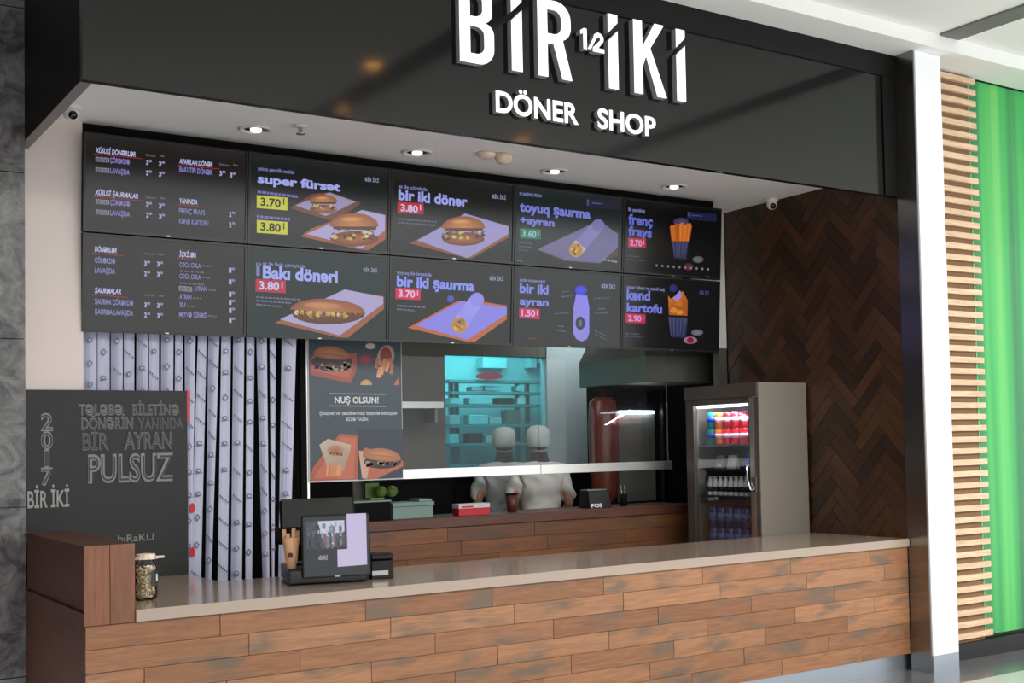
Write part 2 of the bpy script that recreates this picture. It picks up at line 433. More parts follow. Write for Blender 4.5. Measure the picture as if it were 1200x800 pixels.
# parquet pieces laid in herringbone on the right wall
def clip(poly, x0, y0, x1, y1):
    for ax, lim, sg in ((0, x0, 1), (0, x1, -1), (1, y0, 1), (1, y1, -1)):
        out = []
        for i in range(len(poly)):
            a, b = poly[i-1], poly[i]; ia = (a[ax]-lim)*sg >= 0; ib = (b[ax]-lim)*sg >= 0
            if ia != ib:
                t = (lim-a[ax])/(b[ax]-a[ax]); out.append((a[0]+(b[0]-a[0])*t, a[1]+(b[1]-a[1])*t))
            if ib: out.append(b)
        poly = out
        if not poly: return []
    return poly
HW, HM = .088, 4
def hmesh():
    mb = MB(); mb.box(-HM*HW/2+.0015, -HW/2+.0015, 0, HM*HW/2-.0015, HW/2-.0015, .012)
    o = mb.build('parquet_block', M['herring'], None, .0012); me = o.data; bpy.data.objects.remove(o); return me
HMESH = hmesh()
c45 = math.cos(PI/4)
for i in range(-40, 60):
    for j in range(-60, 60):
        k = (i-j) % (2*HM)
        if k == 0: r = (i, j, i+HM, j+1); ang = PI/4
        elif k == 2*HM-1: r = (i, j, i+1, j+HM); ang = 3*PI/4
        else: continue
        cx, cy = (r[0]+r[2])/2*HW, (r[1]+r[3])/2*HW
        g = .0015
        q = [(r[0]*HW+g, r[1]*HW+g), (r[2]*HW-g, r[1]*HW+g), (r[2]*HW-g, r[3]*HW-g), (r[0]*HW+g, r[3]*HW-g)]
        rt = lambda p: ((p[0]-p[1])*c45, (p[0]+p[1])*c45+.6)
        q = [rt(p) for p in q]; c = rt((cx, cy))
        cl = clip(q, .002, .9, 1.898, ZC if False else 4.2)
        cl = [p for p in cl]
        if len(cl) < 3: continue
        ar = abs(sum(cl[t-1][0]*cl[t][1]-cl[t][0]*cl[t-1][1] for t in range(len(cl))))/2
        if ar < 4e-4: continue
        if min(p[1] for p in cl) > 3.62: continue
        th = random.uniform(.008, .018)
        # local frame: x along the block, z out of the wall (toward -X)
        if ar > HM*HW*HW*.96:
            o = bpy.data.objects.new('parquet_block', HMESH); COL.objects.link(o); o.parent = wr
            R3 = Matrix(((0, 0, -1), (math.cos(ang), math.sin(ang), 0), (math.sin(ang), -math.cos(ang), 0)))
            o.rotation_euler = R3.to_euler(); o.location = (L+.02-(th-.012)*.5, c[0], c[1])
        else:
            ca, sa = math.cos(ang), math.sin(ang)
            loc = [((p[0]-c[0])*ca+(p[1]-c[1])*sa, (p[0]-c[0])*sa-(p[1]-c[1])*ca) for p in cl]
            mb = MB().prism([(a, b, 0) for a, b in loc], (0, 0, .012+(th-.012)*.5))
            o = mb.build('parquet_block', M['herring'], None); o.parent = wr
            R3 = Matrix(((0, 0, -1), (ca, sa, 0), (sa, -ca, 0)))
            o.rotation_euler = R3.to_euler(); o.location = (L+.02, c[0], c[1])

# fascia over the opening
fa = sbox('wall_fascia', M['fascia'], 0, 0, ZF, L, .05, ZT)
MB().box(0.0, -.012, ZT-.16, L, 0, ZT).build('fascia_trim', M['fasciamat'], fa)
MB().box(L-.13, -.010, ZF, L, 0, ZT-.16).build('fascia_trim', M['fasciamat'], fa)
fs = sbox('wall_fascia_side', M['fasciaside'], 0, .05, ZF+.004, .05, 1.54, ZT)
MB().box(0, .0501, ZF, .05, 1.538, ZF+.004).build('lip', M['strip'], fs)
sbox('ceiling_void', M['blackm'], .05, .05, ZC+.06, L, 1.9, ZC+.1)
sbox('wall_fascia_upper', M['ceil'], -.3, .051, ZT, 14, 1.0, ZT+.02)
# mall bulkhead and ceiling
sbox('ceiling_bulkhead', M['ceil'], -3, -.30, ZT, 14, .6, ZT+.12)
sbox('ceiling_mall', M['ceil'], -8, -12, ZT+.10, 14, -.30, ZT+.2)
# pillar right of the shop
pl = thing('pillar', (L, -.18, 0), 'white square pillar with dark steel left side, right of counter', 'pillar')
MB().box(L+.001, -.178, 0, L+.2794, .0, ZT).build('core', M['pillarside'], pl)
MB().box(L+.012, -.19, .12, L+.2794, -.1781, ZT-.002).build('front_panel', M['pillar'], pl)
MB().box(L+.012, -.19, 0, L+.2794, -.1781, .118).build('base_cover', M['plinth'], pl)
# slatted wood screen and green glass
sp = thing('slatted_screen', (5.71, 0, .12), 'tall screen of pale horizontal wood slats beside white pillar', 'screen')
MB().box(5.71, .035, .12, 6.27, .06, ZT-.002).build('backing', M['slatback'], sp)
sm = MB().box(5.71, 0, 0, 6.33, .034, .042).build('slat', M['slat'], sp, .001); sm.location = (0, 0, 0)
me = sm.data; me.transform(Matrix.Translation((5.71, 0, .12))); me.transform(Matrix.Translation((-5.71-.31, -.017, -.021)))
sm.location = (.31, .017, .05)
zz = .15+.0843
while zz < ZT-.03:
    o = sm.copy(); COL.objects.link(o); o.location = (.31+random.uniform(-.002, .002), .017, zz-.12+.021); zz += .0843
gp = thing('green_glass_panel', (6.28, .07, .12), 'glossy green streaked glass panel at right edge', 'panel')
MB().box(6.271, .075, .14, 9.5, .09, ZT-.002).build('glass_sheet', M['green'], gp)
MB().box(6.285, .04, .14, 6.30, .074, ZT-.002).build('edge_strip', M['greenedge'], gp)
sbox('wall_right_outer', M['darkgrey'], 5.704, .1, 0, 9.5, .2, ZT)
sbox('baseboard_right', M['base'], 5.704, .01, 0, 9.5, .095, .118)

# ================================================================== FRONT COUNTER
ct = thing('service_counter', (0, 0, 0), 'long front counter clad in staggered brown wood planks', 'counter')
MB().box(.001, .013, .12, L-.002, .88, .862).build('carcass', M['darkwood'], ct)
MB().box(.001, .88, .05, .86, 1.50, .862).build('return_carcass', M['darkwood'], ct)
MB().box(.02, .035, 0, L-.002, .8, .119).build('plinth', M['plinth'], ct)
PH = .106
full = MB().box(-.3685, -.006, -PH/2+.0006, .3685, .006, PH/2-.0006).build('plank', M['plank'], None, .0012); fme = full.data; bpy.data.objects.remove(full)
offs = [.601, .739, .253, .630, .367, .183, .50]
for r, o0 in enumerate(offs):
    zc = .862-PH/2-r*.1065; x = o0-.7395
    if x > 0: x -= .7395
    while x < L-.003:
        a, b = max(x, .001), min(x+.7395, L-.003)
        if b-a > .02:
            dy = random.uniform(-.0015, .0015)
            if b-a > .737: shared('plank', fme, ((a+b)/2, .0065+dy, zc), ct)
            else:
                o = MB().box(-(b-a)/2+.001, -.006, -PH/2+.0006, (b-a)/2-.001, .006, PH/2-.0006).build('plank', M['plank'], None, .0012)
                o.parent = ct; o.location = ((a+b)/2, .0065+dy, zc)
        x += .7395
# worktop: L-shaped stone slab
wt = MB().prism([(.214, -.02, .864), (L-.003, -.02, .864), (L-.003, .94, .864), (.9, .94, .864), (.9, 1.535, .864), (.214, 1.535, .864)], (0, 0, ZW-.864)).build('worktop', M['quartz'], None, .0015)
tag(wt, 'polished taupe stone worktop running along front counter', 'worktop')
# wooden end box
eb = thing('end_box', (0, 0, .864), 'raised dark wooden box at left end of counter', 'box')
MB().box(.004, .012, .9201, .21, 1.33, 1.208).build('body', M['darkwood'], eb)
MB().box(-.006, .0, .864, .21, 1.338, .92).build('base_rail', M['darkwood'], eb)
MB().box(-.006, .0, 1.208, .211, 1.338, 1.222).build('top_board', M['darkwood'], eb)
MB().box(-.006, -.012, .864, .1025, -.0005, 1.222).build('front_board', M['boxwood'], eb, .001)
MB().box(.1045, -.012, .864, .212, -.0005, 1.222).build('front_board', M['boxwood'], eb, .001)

# ================================================================== SECOND COUNTER
Y2 = 2.15
c2 = thing('back_counter', (1.98, Y2, 0), 'lower-lit wooden back counter below the glass screen', 'counter')
MB().box(1.98, Y2+.014, 0, 5.2, Y2+.46, 1.05).build('carcass', M['blackm'], c2)
MB().box(1.96, Y2-.02, 1.051, 5.2, Y2+.48, 1.12).build('top_slab', M['backwood'], c2, .003)
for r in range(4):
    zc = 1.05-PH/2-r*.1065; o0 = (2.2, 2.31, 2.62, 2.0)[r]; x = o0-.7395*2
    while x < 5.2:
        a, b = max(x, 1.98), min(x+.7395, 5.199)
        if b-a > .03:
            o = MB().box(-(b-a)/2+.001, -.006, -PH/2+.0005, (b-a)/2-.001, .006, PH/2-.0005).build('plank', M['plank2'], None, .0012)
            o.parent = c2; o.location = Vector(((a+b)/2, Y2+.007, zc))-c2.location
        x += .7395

# ================================================================== SHOP SIGN
sg = thing('shop_sign', (1.9, 0, 3.46), 'white raised letters reading BİR ½ İKİ DÖNER SHOP on black fascia', 'sign')
def letter(contours, name='letter', d0=-.002, d1=-.046):
    """raised letter from outlines (x, z) in metres on the fascia: white face, grey return"""
    cu = bpy.data.curves.new('tmp', 'CURVE'); cu.dimensions = '2D'; cu.fill_mode = 'BOTH'; cu.extrude = (d0-d1)/2
    for c in contours:
        sp_ = cu.splines.new('POLY'); sp_.points.add(len(c)-1); sp_.use_cyclic_u = True
        for i, (x, z) in enumerate(c): sp_.points[i].co = (x, z, 0, 1)
    vs, fs = curve_mesh(cu); bpy.data.curves.remove(cu)
    return solid(vs, fs, (d0+d1)/2, name)
def solid(vs, fs, yc, name):
    mb = MB().add([(v[0], yc-v[2], v[1]) for v in vs], fs); o = mb.build(name, M['sign'], sg)
    o.data.materials.append(M['signside'])
    for p in o.data.polygons:
        if abs(p.normal.y) < .5: p.material_index = 1
    return o
def arc(cx, cy, rx, ry, a0, a1, n=9):
    return [(cx+rx*math.cos(math.radians(a0+(a1-a0)*k/n)), cy+ry*math.sin(math.radians(a0+(a1-a0)*k/n))) for k in range(n+1)]
z0, z1 = 3.725, 4.172; st = .066
def big_I(x):
    x += .012; w = .07; c = z1-.13
    letter([[(x, z0), (x+w, z0), (x+w, c+.035), (x, c-.035)]])
    letter([[(x, z1), (x, c+.012), (x+w, c+.082), (x+w, z1)]], 'letter')
# B
zm = (z0+z1)/2+.01; x = 1.90; w = .215
letter([[(x, z0), (x+w-.09, z0)]+arc(x+w-.095, z0+.095, .095, .095, -90, 0)+[(x+w, zm-.07)]+arc(x+w-.06, zm-.06, .06, .06, 0, 80, 4)
        + arc(x+w-.07, zm+.06, .06, .06, -80, 0, 4)+[(x+w-.01, z1-.09)]+arc(x+w-.1, z1-.09, .09, .09, 0, 90)+[(x, z1)],
        [(x+st, z0+.055)]+arc(x+w-.112, z0+.10, .050, .045, -90, 0)+arc(x+w-.112, zm-.07, .050, .042, 0, 90)+[(x+st, zm-.028)],
        [(x+st, zm+.028)]+arc(x+w-.12, zm+.07, .048, .042, -90, 0)+arc(x+w-.12, z1-.10, .048, .045, 0, 90)+[(x+st, z1-.055)]])
big_I(2.215)
# R
x = 2.40; w = .225; zb = z0+.205
letter([[(x, z0), (x+st, z0), (x+st, zb-.01), (x+.105, zb-.01), (x+w-.062, z0), (x+w+.006, z0), (x+w-.055, zb+.02)]
        + arc(x+w-.085, zb+.10, .085, .085, -50, 0, 5)+arc(x+w-.1, z1-.1, .1, .1, 0, 90)+[(x, z1)],
        [(x+st, zb+.048)]+arc(x+w-.115, zb+.10, .050, .052, -90, 0)+arc(x+w-.115, z1-.105, .050, .050, 0, 90)+[(x+st, z1-.055)]])
# small one half
letter([[(2.712, 3.93), (2.737, 3.93), (2.737, 4.052), (2.716, 4.052), (2.692, 4.036), (2.692, 4.012), (2.712, 4.022)]])
letter([[(2.742, 3.935), (2.764, 3.935), (2.812, 4.018), (2.79, 4.018)]])
letter([[(2.778, 3.925), (2.86, 3.925), (2.86, 3.95), (2.818, 3.95), (2.850, 3.988)]+arc(2.82, 4.006, .037, .036, -25, 170, 8)+[(2.806, 4.003)]+arc(2.82, 4.004, .013, .013, 170, -30, 5)+[(2.778, 3.948)]])
big_I(2.877)
# K
x = 3.075; zk = z0+.19
letter([[(x, z0), (x+st, z0), (x+st, zk-.02), (x+st+.026, zk+.045), (x+.172, z0), (x+.246, z0), (x+st+.060, zk+.10), (x+.232, z1), (x+.160, z1), (x+st, zk+.10), (x+st, z1), (x, z1)]])
big_I(3.388)
def word3d(s, x0, x1, zb, zt):
    w = lambda t: max([v[0] for v in text_geo(t, .025, .1)[0]]+[0])
    tot = w(s); k = (x1-x0)/tot; cap = max(v[1] for v in text_geo('H', .025, .1)[0]); kz = (zt-zb)/cap
    adv = 0
    for i, ch in enumerate(s):
        vs, fs = text_geo(ch, .025, .1, 5); mn = min(v[0] for v in vs); wd = max(v[0] for v in vs)-mn
        full_ = w(s[:i+1]); X0 = x0+(full_-wd)*k
        solid([(X0+(v[0]-mn)*k, zb+v[1]*kz, v[2]*.18) for v in vs], fs, -.0205, 'letter')
word3d('DÖNER', 2.115, 2.672, 3.482, 3.598)
word3d('SHOP', 2.805, 3.235, 3.482, 3.598)
sg.location.x += .012

# ================================================================== MENU SCREENS
TY, TZ, BY, BZ = 1.455, 3.455, 1.535, 2.32
e1 = Vector((1, 0, 0)); e2 = Vector((0, TY-BY, TZ-BZ)).normalized(); en = e1.cross(e2)
SX0, PW = .326, .9405; HH = (Vector((0, TY, TZ))-Vector((0, BY, BZ))).length/2
def scr_pt(u, v, d=0):  # u along X, v up the tilted plane from bottom
    return Vector((u, BY, BZ))+e2*v+en*d
def panel(mb, u0, u1, v0, v1, d0, d1):
    return mb.prism([scr_pt(u0, v0, d0), scr_pt(u1, v0, d0), scr_pt(u1, v1, d0), scr_pt(u0, v1, d0)], en*(d1-d0))
def burger(c, cx, cy, w, paper=(196, 188, 236), board=(150, 78, 48)):
    """board, paper, lower bun, filling, upper bun with highlight"""
    h = w*.42
    c.ell(cx, cy+h*.62, w*.47, h*.36, (176, 108, 60), (112, 62, 38), jit=.02)
    for k in range(26):
        x = cx+random.uniform(-.44, .44)*w; y = cy+h*random.uniform(.15, .62)
        c.ell(x, y, w*.05, h*.09, random.choice([(200, 190, 120), (96, 54, 40), (130, 74, 50), (206, 176, 90), (172, 150, 110), (84, 40, 30), (220, 210, 190)]), n=6, jit=.3); c.z -= c.step
    c.z += c.step
    c.poly([(cx-w*.44, cy-h*.02), (cx+w*.45, cy+h*.0), (cx+w*.42, cy+h*.22), (cx-w*.40, cy+h*.18)], (92, 50, 38))
    c.ell(cx, cy+h*.05, w*.48, h*.62, (206, 138, 78), (150, 84, 42), 0, 180, jit=.01)
    c.ell(cx-w*.05, cy-h*.28, w*.22, h*.12, (226, 164, 104), (196, 126, 68), n=14)
def tray(c, p, q, paper=(190, 182, 236), wood=(168, 92, 58)):
    """p board outline, q paper outline (pixels)"""
    c.poly(p, wood); c.poly(q, paper)
def tag_price(c, x0, y0, x1, y1, h, t, bg, fg):
    c.poly([(x0, y0), (x1, y1), (x1, y1+h), (x0, y0+h)], bg)
    c.text(t, x0+(x1-x0)*.12, y0+h*.80, x0+(x1-x0)*.78, y0+h*.20, fg, .03)
    c.bar(x0+(x1-x0)*.86, y0+h*.24, x0+(x1-x0)*.90, y0+h*.26, h*.5, fg)
LIL, WHT, RED, YEL, TXT = (150, 156, 250), (206, 206, 250), (196, 36, 62), (206, 206, 60), (128, 134, 190)
def logo(c, x, y): c.text('BİR İKİ', x, y+4, x+16, y, (150, 156, 190), .03)
def head(c, x, y, t, w, col=WHT):
    c.text(t, x, y, x+w, y-5.8, col, .02, .15); c.bar(x-3, y+1.4, x+w+8, y+1.4+(w+8)*.10, .8, (170, 40, 44))
def price(c, x, y, a='3', b='80'):
    c.text(a, x, y+4.6, x+3, y-.6, (190, 186, 230), .04); c.text(b, x+3.4, y+1.6, x+7, y-1.0, (170, 166, 210), .04)
def hd2(c, x, y):
    c.text('Dönər', x, y, x+12, y-2.2, (128, 116, 120), .02); c.text('Set', x+16, y+.8, x+22, y-1.6, (128, 116, 120), .02)
def menu_a(c):
    for (x, y, t, w) in ((112, 178.5, 'XÜSUSİ DÖNƏRLƏR', 47), (111, 228, 'XÜSUSİ ŞAURMALAR', 51)):
        head(c, x, y, t, w); hd2(c, 171, y+4)
        for k, n in enumerate(('ÇÖRƏKDƏ', 'LAVAŞDA')):
            yy = y+11+k*12.3
            c.bar(112, yy-6, 128, yy-4.6, 5.6, (140, 136, 156)); c.text('BİR İKİ', 113.5, yy-1, 126.5, yy-4.5, (60, 56, 70), .03)
            c.text(n, 129, yy+.8, 152, yy-5, (146, 142, 214), .02)
            price(c, 171, yy-2.6+1.2, '2' if k else '3'); price(c, 186, yy-1.0+1.2, '3', '50')
    head(c, 210, 191.5, 'APARILAN DÖNƏR', 39); hd2(c, 257, 193.5)
    c.text('BAKI TIPI DÖNƏR', 210, 201, 249, 195, (146, 142, 214), .02); price(c, 257, 201); price(c, 269, 203)
    head(c, 210, 238, 'YANINDA', 21)
    for k, n in enumerate(('FRENÇ FRAYS', 'KƏND KARTOFU')):
        c.text(n, 209.5, 249.5+k*12.3, 240+k*4, 243.8+k*12.3, (140, 142, 196), .02); price(c, 268, 249+k*12.3, '2', '70')
def menu_b(c):
    for (x, y, t, w, a, b) in ((111, 294.5, 'DÖNƏRLƏR', 26, 'ÇÖRƏKDƏ', 'LAVAŞDA'), (111, 343, 'ŞAURMALAR', 31, 'ŞAURMA ÇÖRƏKDƏ', 'ŞAURMA LAVAŞDA')):
        head(c, x, y, t, w); hd2(c, 170, y+3.6)
        for k, n in enumerate((a, b)):
            yy = y+13+k*12; c.text(n, 111, yy, 111+(24 if len(n) < 9 else 45), yy-6, (146, 146, 206), .02)
            price(c, 169, yy-1, '2' if k else '3'); price(c, 184, yy-.2, '3', '50')
    head(c, 210, 300.5, 'İÇKİLƏR', 20)
    rows = ('COCA COLA', 'COCA COLA', 'AYRAN', 'AYRAN', 'SU', 'MEYVƏ ŞİRƏSİ'); ws = (25, 25, 15, 14, 7, 32)
    ys = (312.5, 326, 340.5, 350, 359.5, 371); x0 = (210, 210, 227, 210, 210, 209.5)
    c.bar(209.5, 334.6, 225, 336, 6, (144, 138, 150)); c.text('BİR İKİ', 211, 340, 223.5, 336.5, (60, 56, 70), .03)
    for n, w, y, x in zip(rows, ws, ys, x0):
        c.text(n, x, y, x+w, y-5.4, (150, 146, 206), .02); c.words(x+w+1.5, y-2, x+w+12, y-1.2, 2, (104, 98, 112)); price(c, 268, y+3.5-3.4+2, '1', '50')
    for y in (316.5, 330.5): c.words(210, y, 239, y+2, 2, (108, 102, 124))
def title(c, small, lines, x, ys, yb, col=LIL):
    """small line and big words; ys small baseline, lines: (text, x1, baseline, cap top)"""
    c.text(small[0], x, ys, small[1], ys-4, TXT, .03)
    for t, x1, b, tp in lines:
        tp = b-(b-tp)*1.12
        c.text(t, x, b, x1, tp, col, .04)
def menu_c(c):
    title(c, ('yalnız gənclik məhlə', 345), [('super fürsət', 399, 213.5, 205)], 302, 199, 0, (176, 180, 252))
    logo(c, 428, 208)
    c.words(302, 223, 349, 229, 3, (120, 112, 190)); tag_price(c, 301, 228.5, 337, 231.5, 15, '3.70', YEL, (34, 34, 20))
    c.words(301, 252, 341, 255.5, 3, (120, 112, 190)); tag_price(c, 301, 257.5, 337, 260, 15, '3.80', YEL, (34, 34, 20))
    tray(c, [(340, 244), (366, 227), (387, 225), (422, 237), (421, 240), (390, 259), (385, 258)], [(346, 240.5), (386, 225.5), (417, 236.5), (382, 253)], (158, 148, 190), (112, 62, 48))
    burger(c, 379, 236, 34)
    tray(c, [(352, 277), (364, 268), (425, 246), (452, 252), (452, 280), (432, 295), (421, 294)], [(359, 274), (424, 246), (451, 252), (451, 270), (424, 291)], (176, 168, 216), (160, 92, 62))
    burger(c, 415, 264, 60)
def menu_d(c):
    title(c, ('ət ilə Bakı çörəyində', 358), [('Bakı dönəri', 396, 325.5, 313)], 308, 310.5, 0, (168, 176, 252))
    c.text('ət ilə', 300, 310.5, 306, 306.5, TXT, .03); c.bar(300.5, 311, 304.5, 311.3, 12, (130, 130, 190)); logo(c, 426, 314)
    tag_price(c, 299.5, 326.5, 335, 328.5, 15, '3.80', (190, 40, 62), WHT)
    for y, x1 in ((347, 352), (351, 341), (355.5, 329)): c.words(300, y, x1, y+3, 2, (110, 110, 134))
    tray(c, [(322, 378), (340, 370), (404, 340), (450, 347), (450, 362), (408, 397), (396, 396)], [(328, 374), (404, 339), (449, 348), (449, 356), (398, 393)], (178, 170, 214), (160, 96, 62))
    c.ell(385, 367, 43, 13, (120, 70, 48), (96, 56, 38))
    for k in range(40):
        x = 346+random.random()*78; c.ell(x, 366+random.uniform(-1, 9)*(1-abs(x-385)/50), 3, 3, random.choice([(208, 186, 90), (150, 90, 60), (214, 208, 180), (110, 58, 40), (176, 120, 60)]), n=6, jit=.3); c.z -= c.step
    c.z += c.step
    c.ell(384, 365, 44, 15, (196, 128, 84), (148, 88, 56), 0, 180, rot=3); c.ell(378, 358, 22, 4, (214, 150, 104), (192, 126, 82), rot=3)
def menu_e(c):
    title(c, ('ət ilə çörəkdə', 501), [('bir iki dönər', 548, 233.5, 223)], 467, 220, 0, (166, 172, 250)); logo(c, 577, 228)
    tag_price(c, 466, 236.5, 496.5, 238, 13, '3.80', (196, 30, 48), WHT)
    for y, x1 in ((255.5, 512), (259.5, 510)): c.words(466, y, x1, y+3.5, 2, (92, 94, 110))
    tray(c, [(480, 285), (500, 275), (545, 252), (596, 265), (596, 278), (553, 307), (545, 307)], [(489, 281.5), (545, 250), (596, 265), (596, 274), (548, 303)], (160, 152, 206), (140, 84, 56))
    burger(c, 543, 266, 53)
def roll(c, x0, y0, x1, y1, w, paper=(150, 144, 238)):
    """wrapped roll from far end (x1, y1) to the open mouth at (x0, y0)"""
    dx, dy = x1-x0, y1-y0; l_ = math.hypot(dx, dy); nx, ny = -dy/l_*w, dx/l_*w
    c.poly([(x0+nx, y0+ny), (x0-nx, y0-ny), (x1-nx*.9, y1-ny*.9), (x1+nx*.9, y1+ny*.9)], paper, tuple(min(255, v+16) for v in paper))
    c.ell(x1, y1, w*.92, w*.92, paper); c.poly([(x0+nx, y0+ny), (x0-nx, y0-ny), (x0-nx+dx*.22, y0-ny+dy*.22), (x0+nx+dx*.22, y0+ny+dy*.22)], (206, 180, 170))
    c.ell(x0, y0, w*1.02, w*1.05, (150, 96, 60), (196, 150, 84))
    for k in range(14):
        a = random.random()*6.3; r = random.random()*w*.8
        c.ell(x0+r*math.cos(a), y0+r*math.sin(a), 1.6, 1.6, random.choice([(226, 186, 90), (96, 50, 40), (206, 150, 60), (130, 120, 60)]), n=6); c.z -= c.step
    c.z += c.step
def menu_f(c):
    title(c, ('toyuq ilə lavaşda', 506), [('bir iki şaurma', 556, 335, 324.5)], 465, 321, 0, (144, 156, 255)); logo(c, 574, 324)
    tag_price(c, 463.5, 337, 493, 338.5, 13, '3.70', (214, 32, 72), (246, 190, 240))
    for y, x1 in ((357, 500), (361, 486)): c.words(465, y, x1, y+2, 2, (110, 112, 130))
    tray(c, [(478, 384), (537, 352), (570, 354), (594, 358), (594, 374), (556, 403), (548, 402)], [(487, 381), (540, 353), (594, 360), (594, 368), (548, 398)], (144, 138, 240), (196, 104, 56))
    c.ell(528, 350, 4.5, 4.5, (92, 100, 214), (60, 62, 150)); roll(c, 538, 381, 559, 351, 9, (150, 146, 244))
def menu_g(c):
    title(c, ('ət seçilmiş dürüm', 635), [('toyuq şaurma', 692, 247, 237.5), ('+ayran', 650, 261, 254)], 609, 228, 0, (128, 134, 226)); 
    c.bar(686, 233, 726, 236, 10, (36, 34, 52)); c.words(694, 237, 706, 238, 1.5, (90, 96, 160)); c.text('E', 688, 240, 690.5, 234, (90, 96, 160), .03)
    tag_price(c, 609, 267, 634, 268.5, 12, '3.60', (30, 116, 90), (150, 200, 206))
    for y, x1 in ((283.5, 624), (288, 624), (292, 620)): c.words(608, y, x1, y+1, 1.5, (84, 92, 108))
    tray(c, [(629, 293), (700, 262), (725, 272), (724, 300), (700, 309), (660, 306)], [(630, 292), (702, 258), (724, 274), (724, 290), (704, 308), (664, 305)], (112, 108, 150), (82, 56, 50))
    roll(c, 675, 293, 701, 264, 8, (124, 118, 178)); c.words(706, 303, 724, 306, 2, (150, 150, 150)); c.words(605, 304, 612, 305, 1.5, (120, 124, 130))
def menu_h(c):
    title(c, ('sadə və təravətli', 639), [('bir iki', 643, 342.5, 333), ('ayran', 643, 356.5, 349)], 609, 329.5, 0, (132, 142, 236)); logo(c, 705, 333)
    tag_price(c, 608.5, 360.5, 632.5, 362, 12, '1.50', (200, 40, 84), (240, 180, 230))
    for x, y, w, s in ((659, 341, 8, 0), (658, 347, 12, -1), (650, 367, 17, -1.5), (654, 381, 7, 1), (651, 386, 14, 2), (696, 349, 18, -1), (701, 361, 8, 0), (697, 366, 16, 0), (696, 386, 15, 7), (697, 391, 13, 6), (619, 396, 11, 0)):
        c.words(x, y, x+w, y+s, 1.4, (92, 96, 112) if x != 619 else (120, 60, 50))
    c.ell(680.5, 340, 7.3, 5.5, (70, 78, 246), (52, 56, 210))
    c.poly([(675, 345), (688, 346), (690.5, 360), (690.5, 390), (688, 397), (682, 400), (675, 397), (671.5, 390), (672, 360)], (140, 140, 250), (150, 140, 230))
    c.ell(680, 378.5, 5.6, 7.8, (56, 54, 82), (40, 38, 66)); c.ell(680, 378.5, 2.4, 4, (104, 102, 130)); c.words(674.5, 344.5, 688, 345.5, 1.6, (120, 124, 250))
def cup(c, cx, cy, s):
    c.poly([(cx-10*s, cy), (cx+10*s, cy+1), (cx+8*s, cy+22*s), (cx-7*s, cy+21*s)], (58, 60, 92), (40, 42, 70))
    for k in range(5): c.poly([(cx-9*s+k*4*s, cy+2), (cx-7.6*s+k*4*s, cy+2), (cx-6.6*s+k*3*s, cy+19*s), (cx-7.4*s+k*3*s, cy+19*s)], (76, 80, 128)); c.z -= c.step
    c.z += c.step
def menu_i(c):
    title(c, ('Bir qızardılmış', 756), [('frenç', 765, 262, 252), ('frays', 764, 275.5, 266)], 736.5, 247, 0, (104, 110, 214))
    c.bar(805, 248, 840, 251, 9, (28, 32, 62)); c.words(811, 251.5, 823, 252.5, 1.2, (76, 90, 140)); c.text('E', 806.5, 253, 809.5, 248.5, (76, 90, 140), .03)
    tag_price(c, 736, 278.5, 757, 279.5, 11, '2.70', (190, 26, 60), (226, 160, 220)); c.words(735, 299, 750, 300, 1.5, (66, 70, 84)); c.words(735, 303, 757, 305, 1.5, (66, 70, 84))
    cup(c, 797, 283, .95); c.ell(798, 260, 9, 5, (84, 72, 110), (60, 52, 90))
    c.poly([(785, 265), (797, 262), (811, 264), (808, 284), (787, 283)], (196, 104, 40), (168, 78, 28))
    for k in range(9): c.poly([(785.5+k*2.7, 265-random.random()*4), (788+k*2.7, 264-random.random()*4), (789.5+k*2.2, 282), (787.5+k*2.2, 282)], random.choice([(224, 130, 48), (206, 110, 36), (180, 88, 30)])); c.z -= c.step
    c.z += c.step
    c.ell(818, 304, 6.5, 4, (120, 116, 124), (84, 80, 90)); c.ell(807, 312.5, 5.5, 4.4, (110, 44, 60), (80, 30, 44))
    for k in range(10): c.ell(769.5+k*6.7, 311+k*.5, 1.3, 1.6, (132, 132, 138), n=7); c.z -= c.step
    c.z += c.step; c.words(827, 323, 833, 323.5, 1.2, (70, 70, 78))
def menu_j(c):
    title(c, ('şəkər biberi və nanəli keş', 779), [('kənd', 762, 350.5, 340.5), ('kartofu', 776, 364.5, 356)], 734.5, 338, 0, (120, 130, 232)); c.text('BİR İKİ', 820, 345, 831, 341, (76, 80, 130), .03)
    tag_price(c, 733.5, 367, 756.5, 368, 11, '2.90', (196, 30, 72), (232, 160, 230)); c.words(733, 390, 749, 390.6, 1.6, (70, 74, 104)); c.words(733, 393, 755, 394, 1.6, (70, 74, 104))
    cup(c, 794.5, 371, 1.15); c.poly([(783, 346), (786, 350), (800, 341), (806, 352), (805.5, 370), (784, 369)], (206, 120, 44), (176, 92, 30))
    for k in range(8): c.ell(788+random.random()*15, 350+random.random()*17, 4, 3, random.choice([(230, 146, 56), (210, 116, 40), (186, 96, 36)]), n=8, jit=.15); c.z -= c.step
    c.z += c.step; c.ell(789, 337.5, 5, 5, (58, 54, 130), (36, 34, 84)); c.poly([(789, 349), (797, 340), (799, 347), (793, 354)], (160, 142, 226))
    c.ell(817, 389.5, 7, 3.6, (132, 124, 150), (96, 90, 110)); c.ell(809, 398.5, 8, 4.2, (190, 150, 170), (150, 110, 130)); c.ell(809, 398.5, 4, 3.4, (150, 20, 60), (120, 14, 44))
menus = [[menu_a, menu_c, menu_e, menu_g, menu_i], [menu_b, menu_d, menu_f, menu_h, menu_j]]
bg = [[(40, 33, 31), (31, 36, 35), (34, 33, 30), (34, 46, 45), (8, 8, 9)], [(48, 42, 37), (28, 48, 48), (34, 34, 31), (40, 42, 41), (9, 9, 10)]]
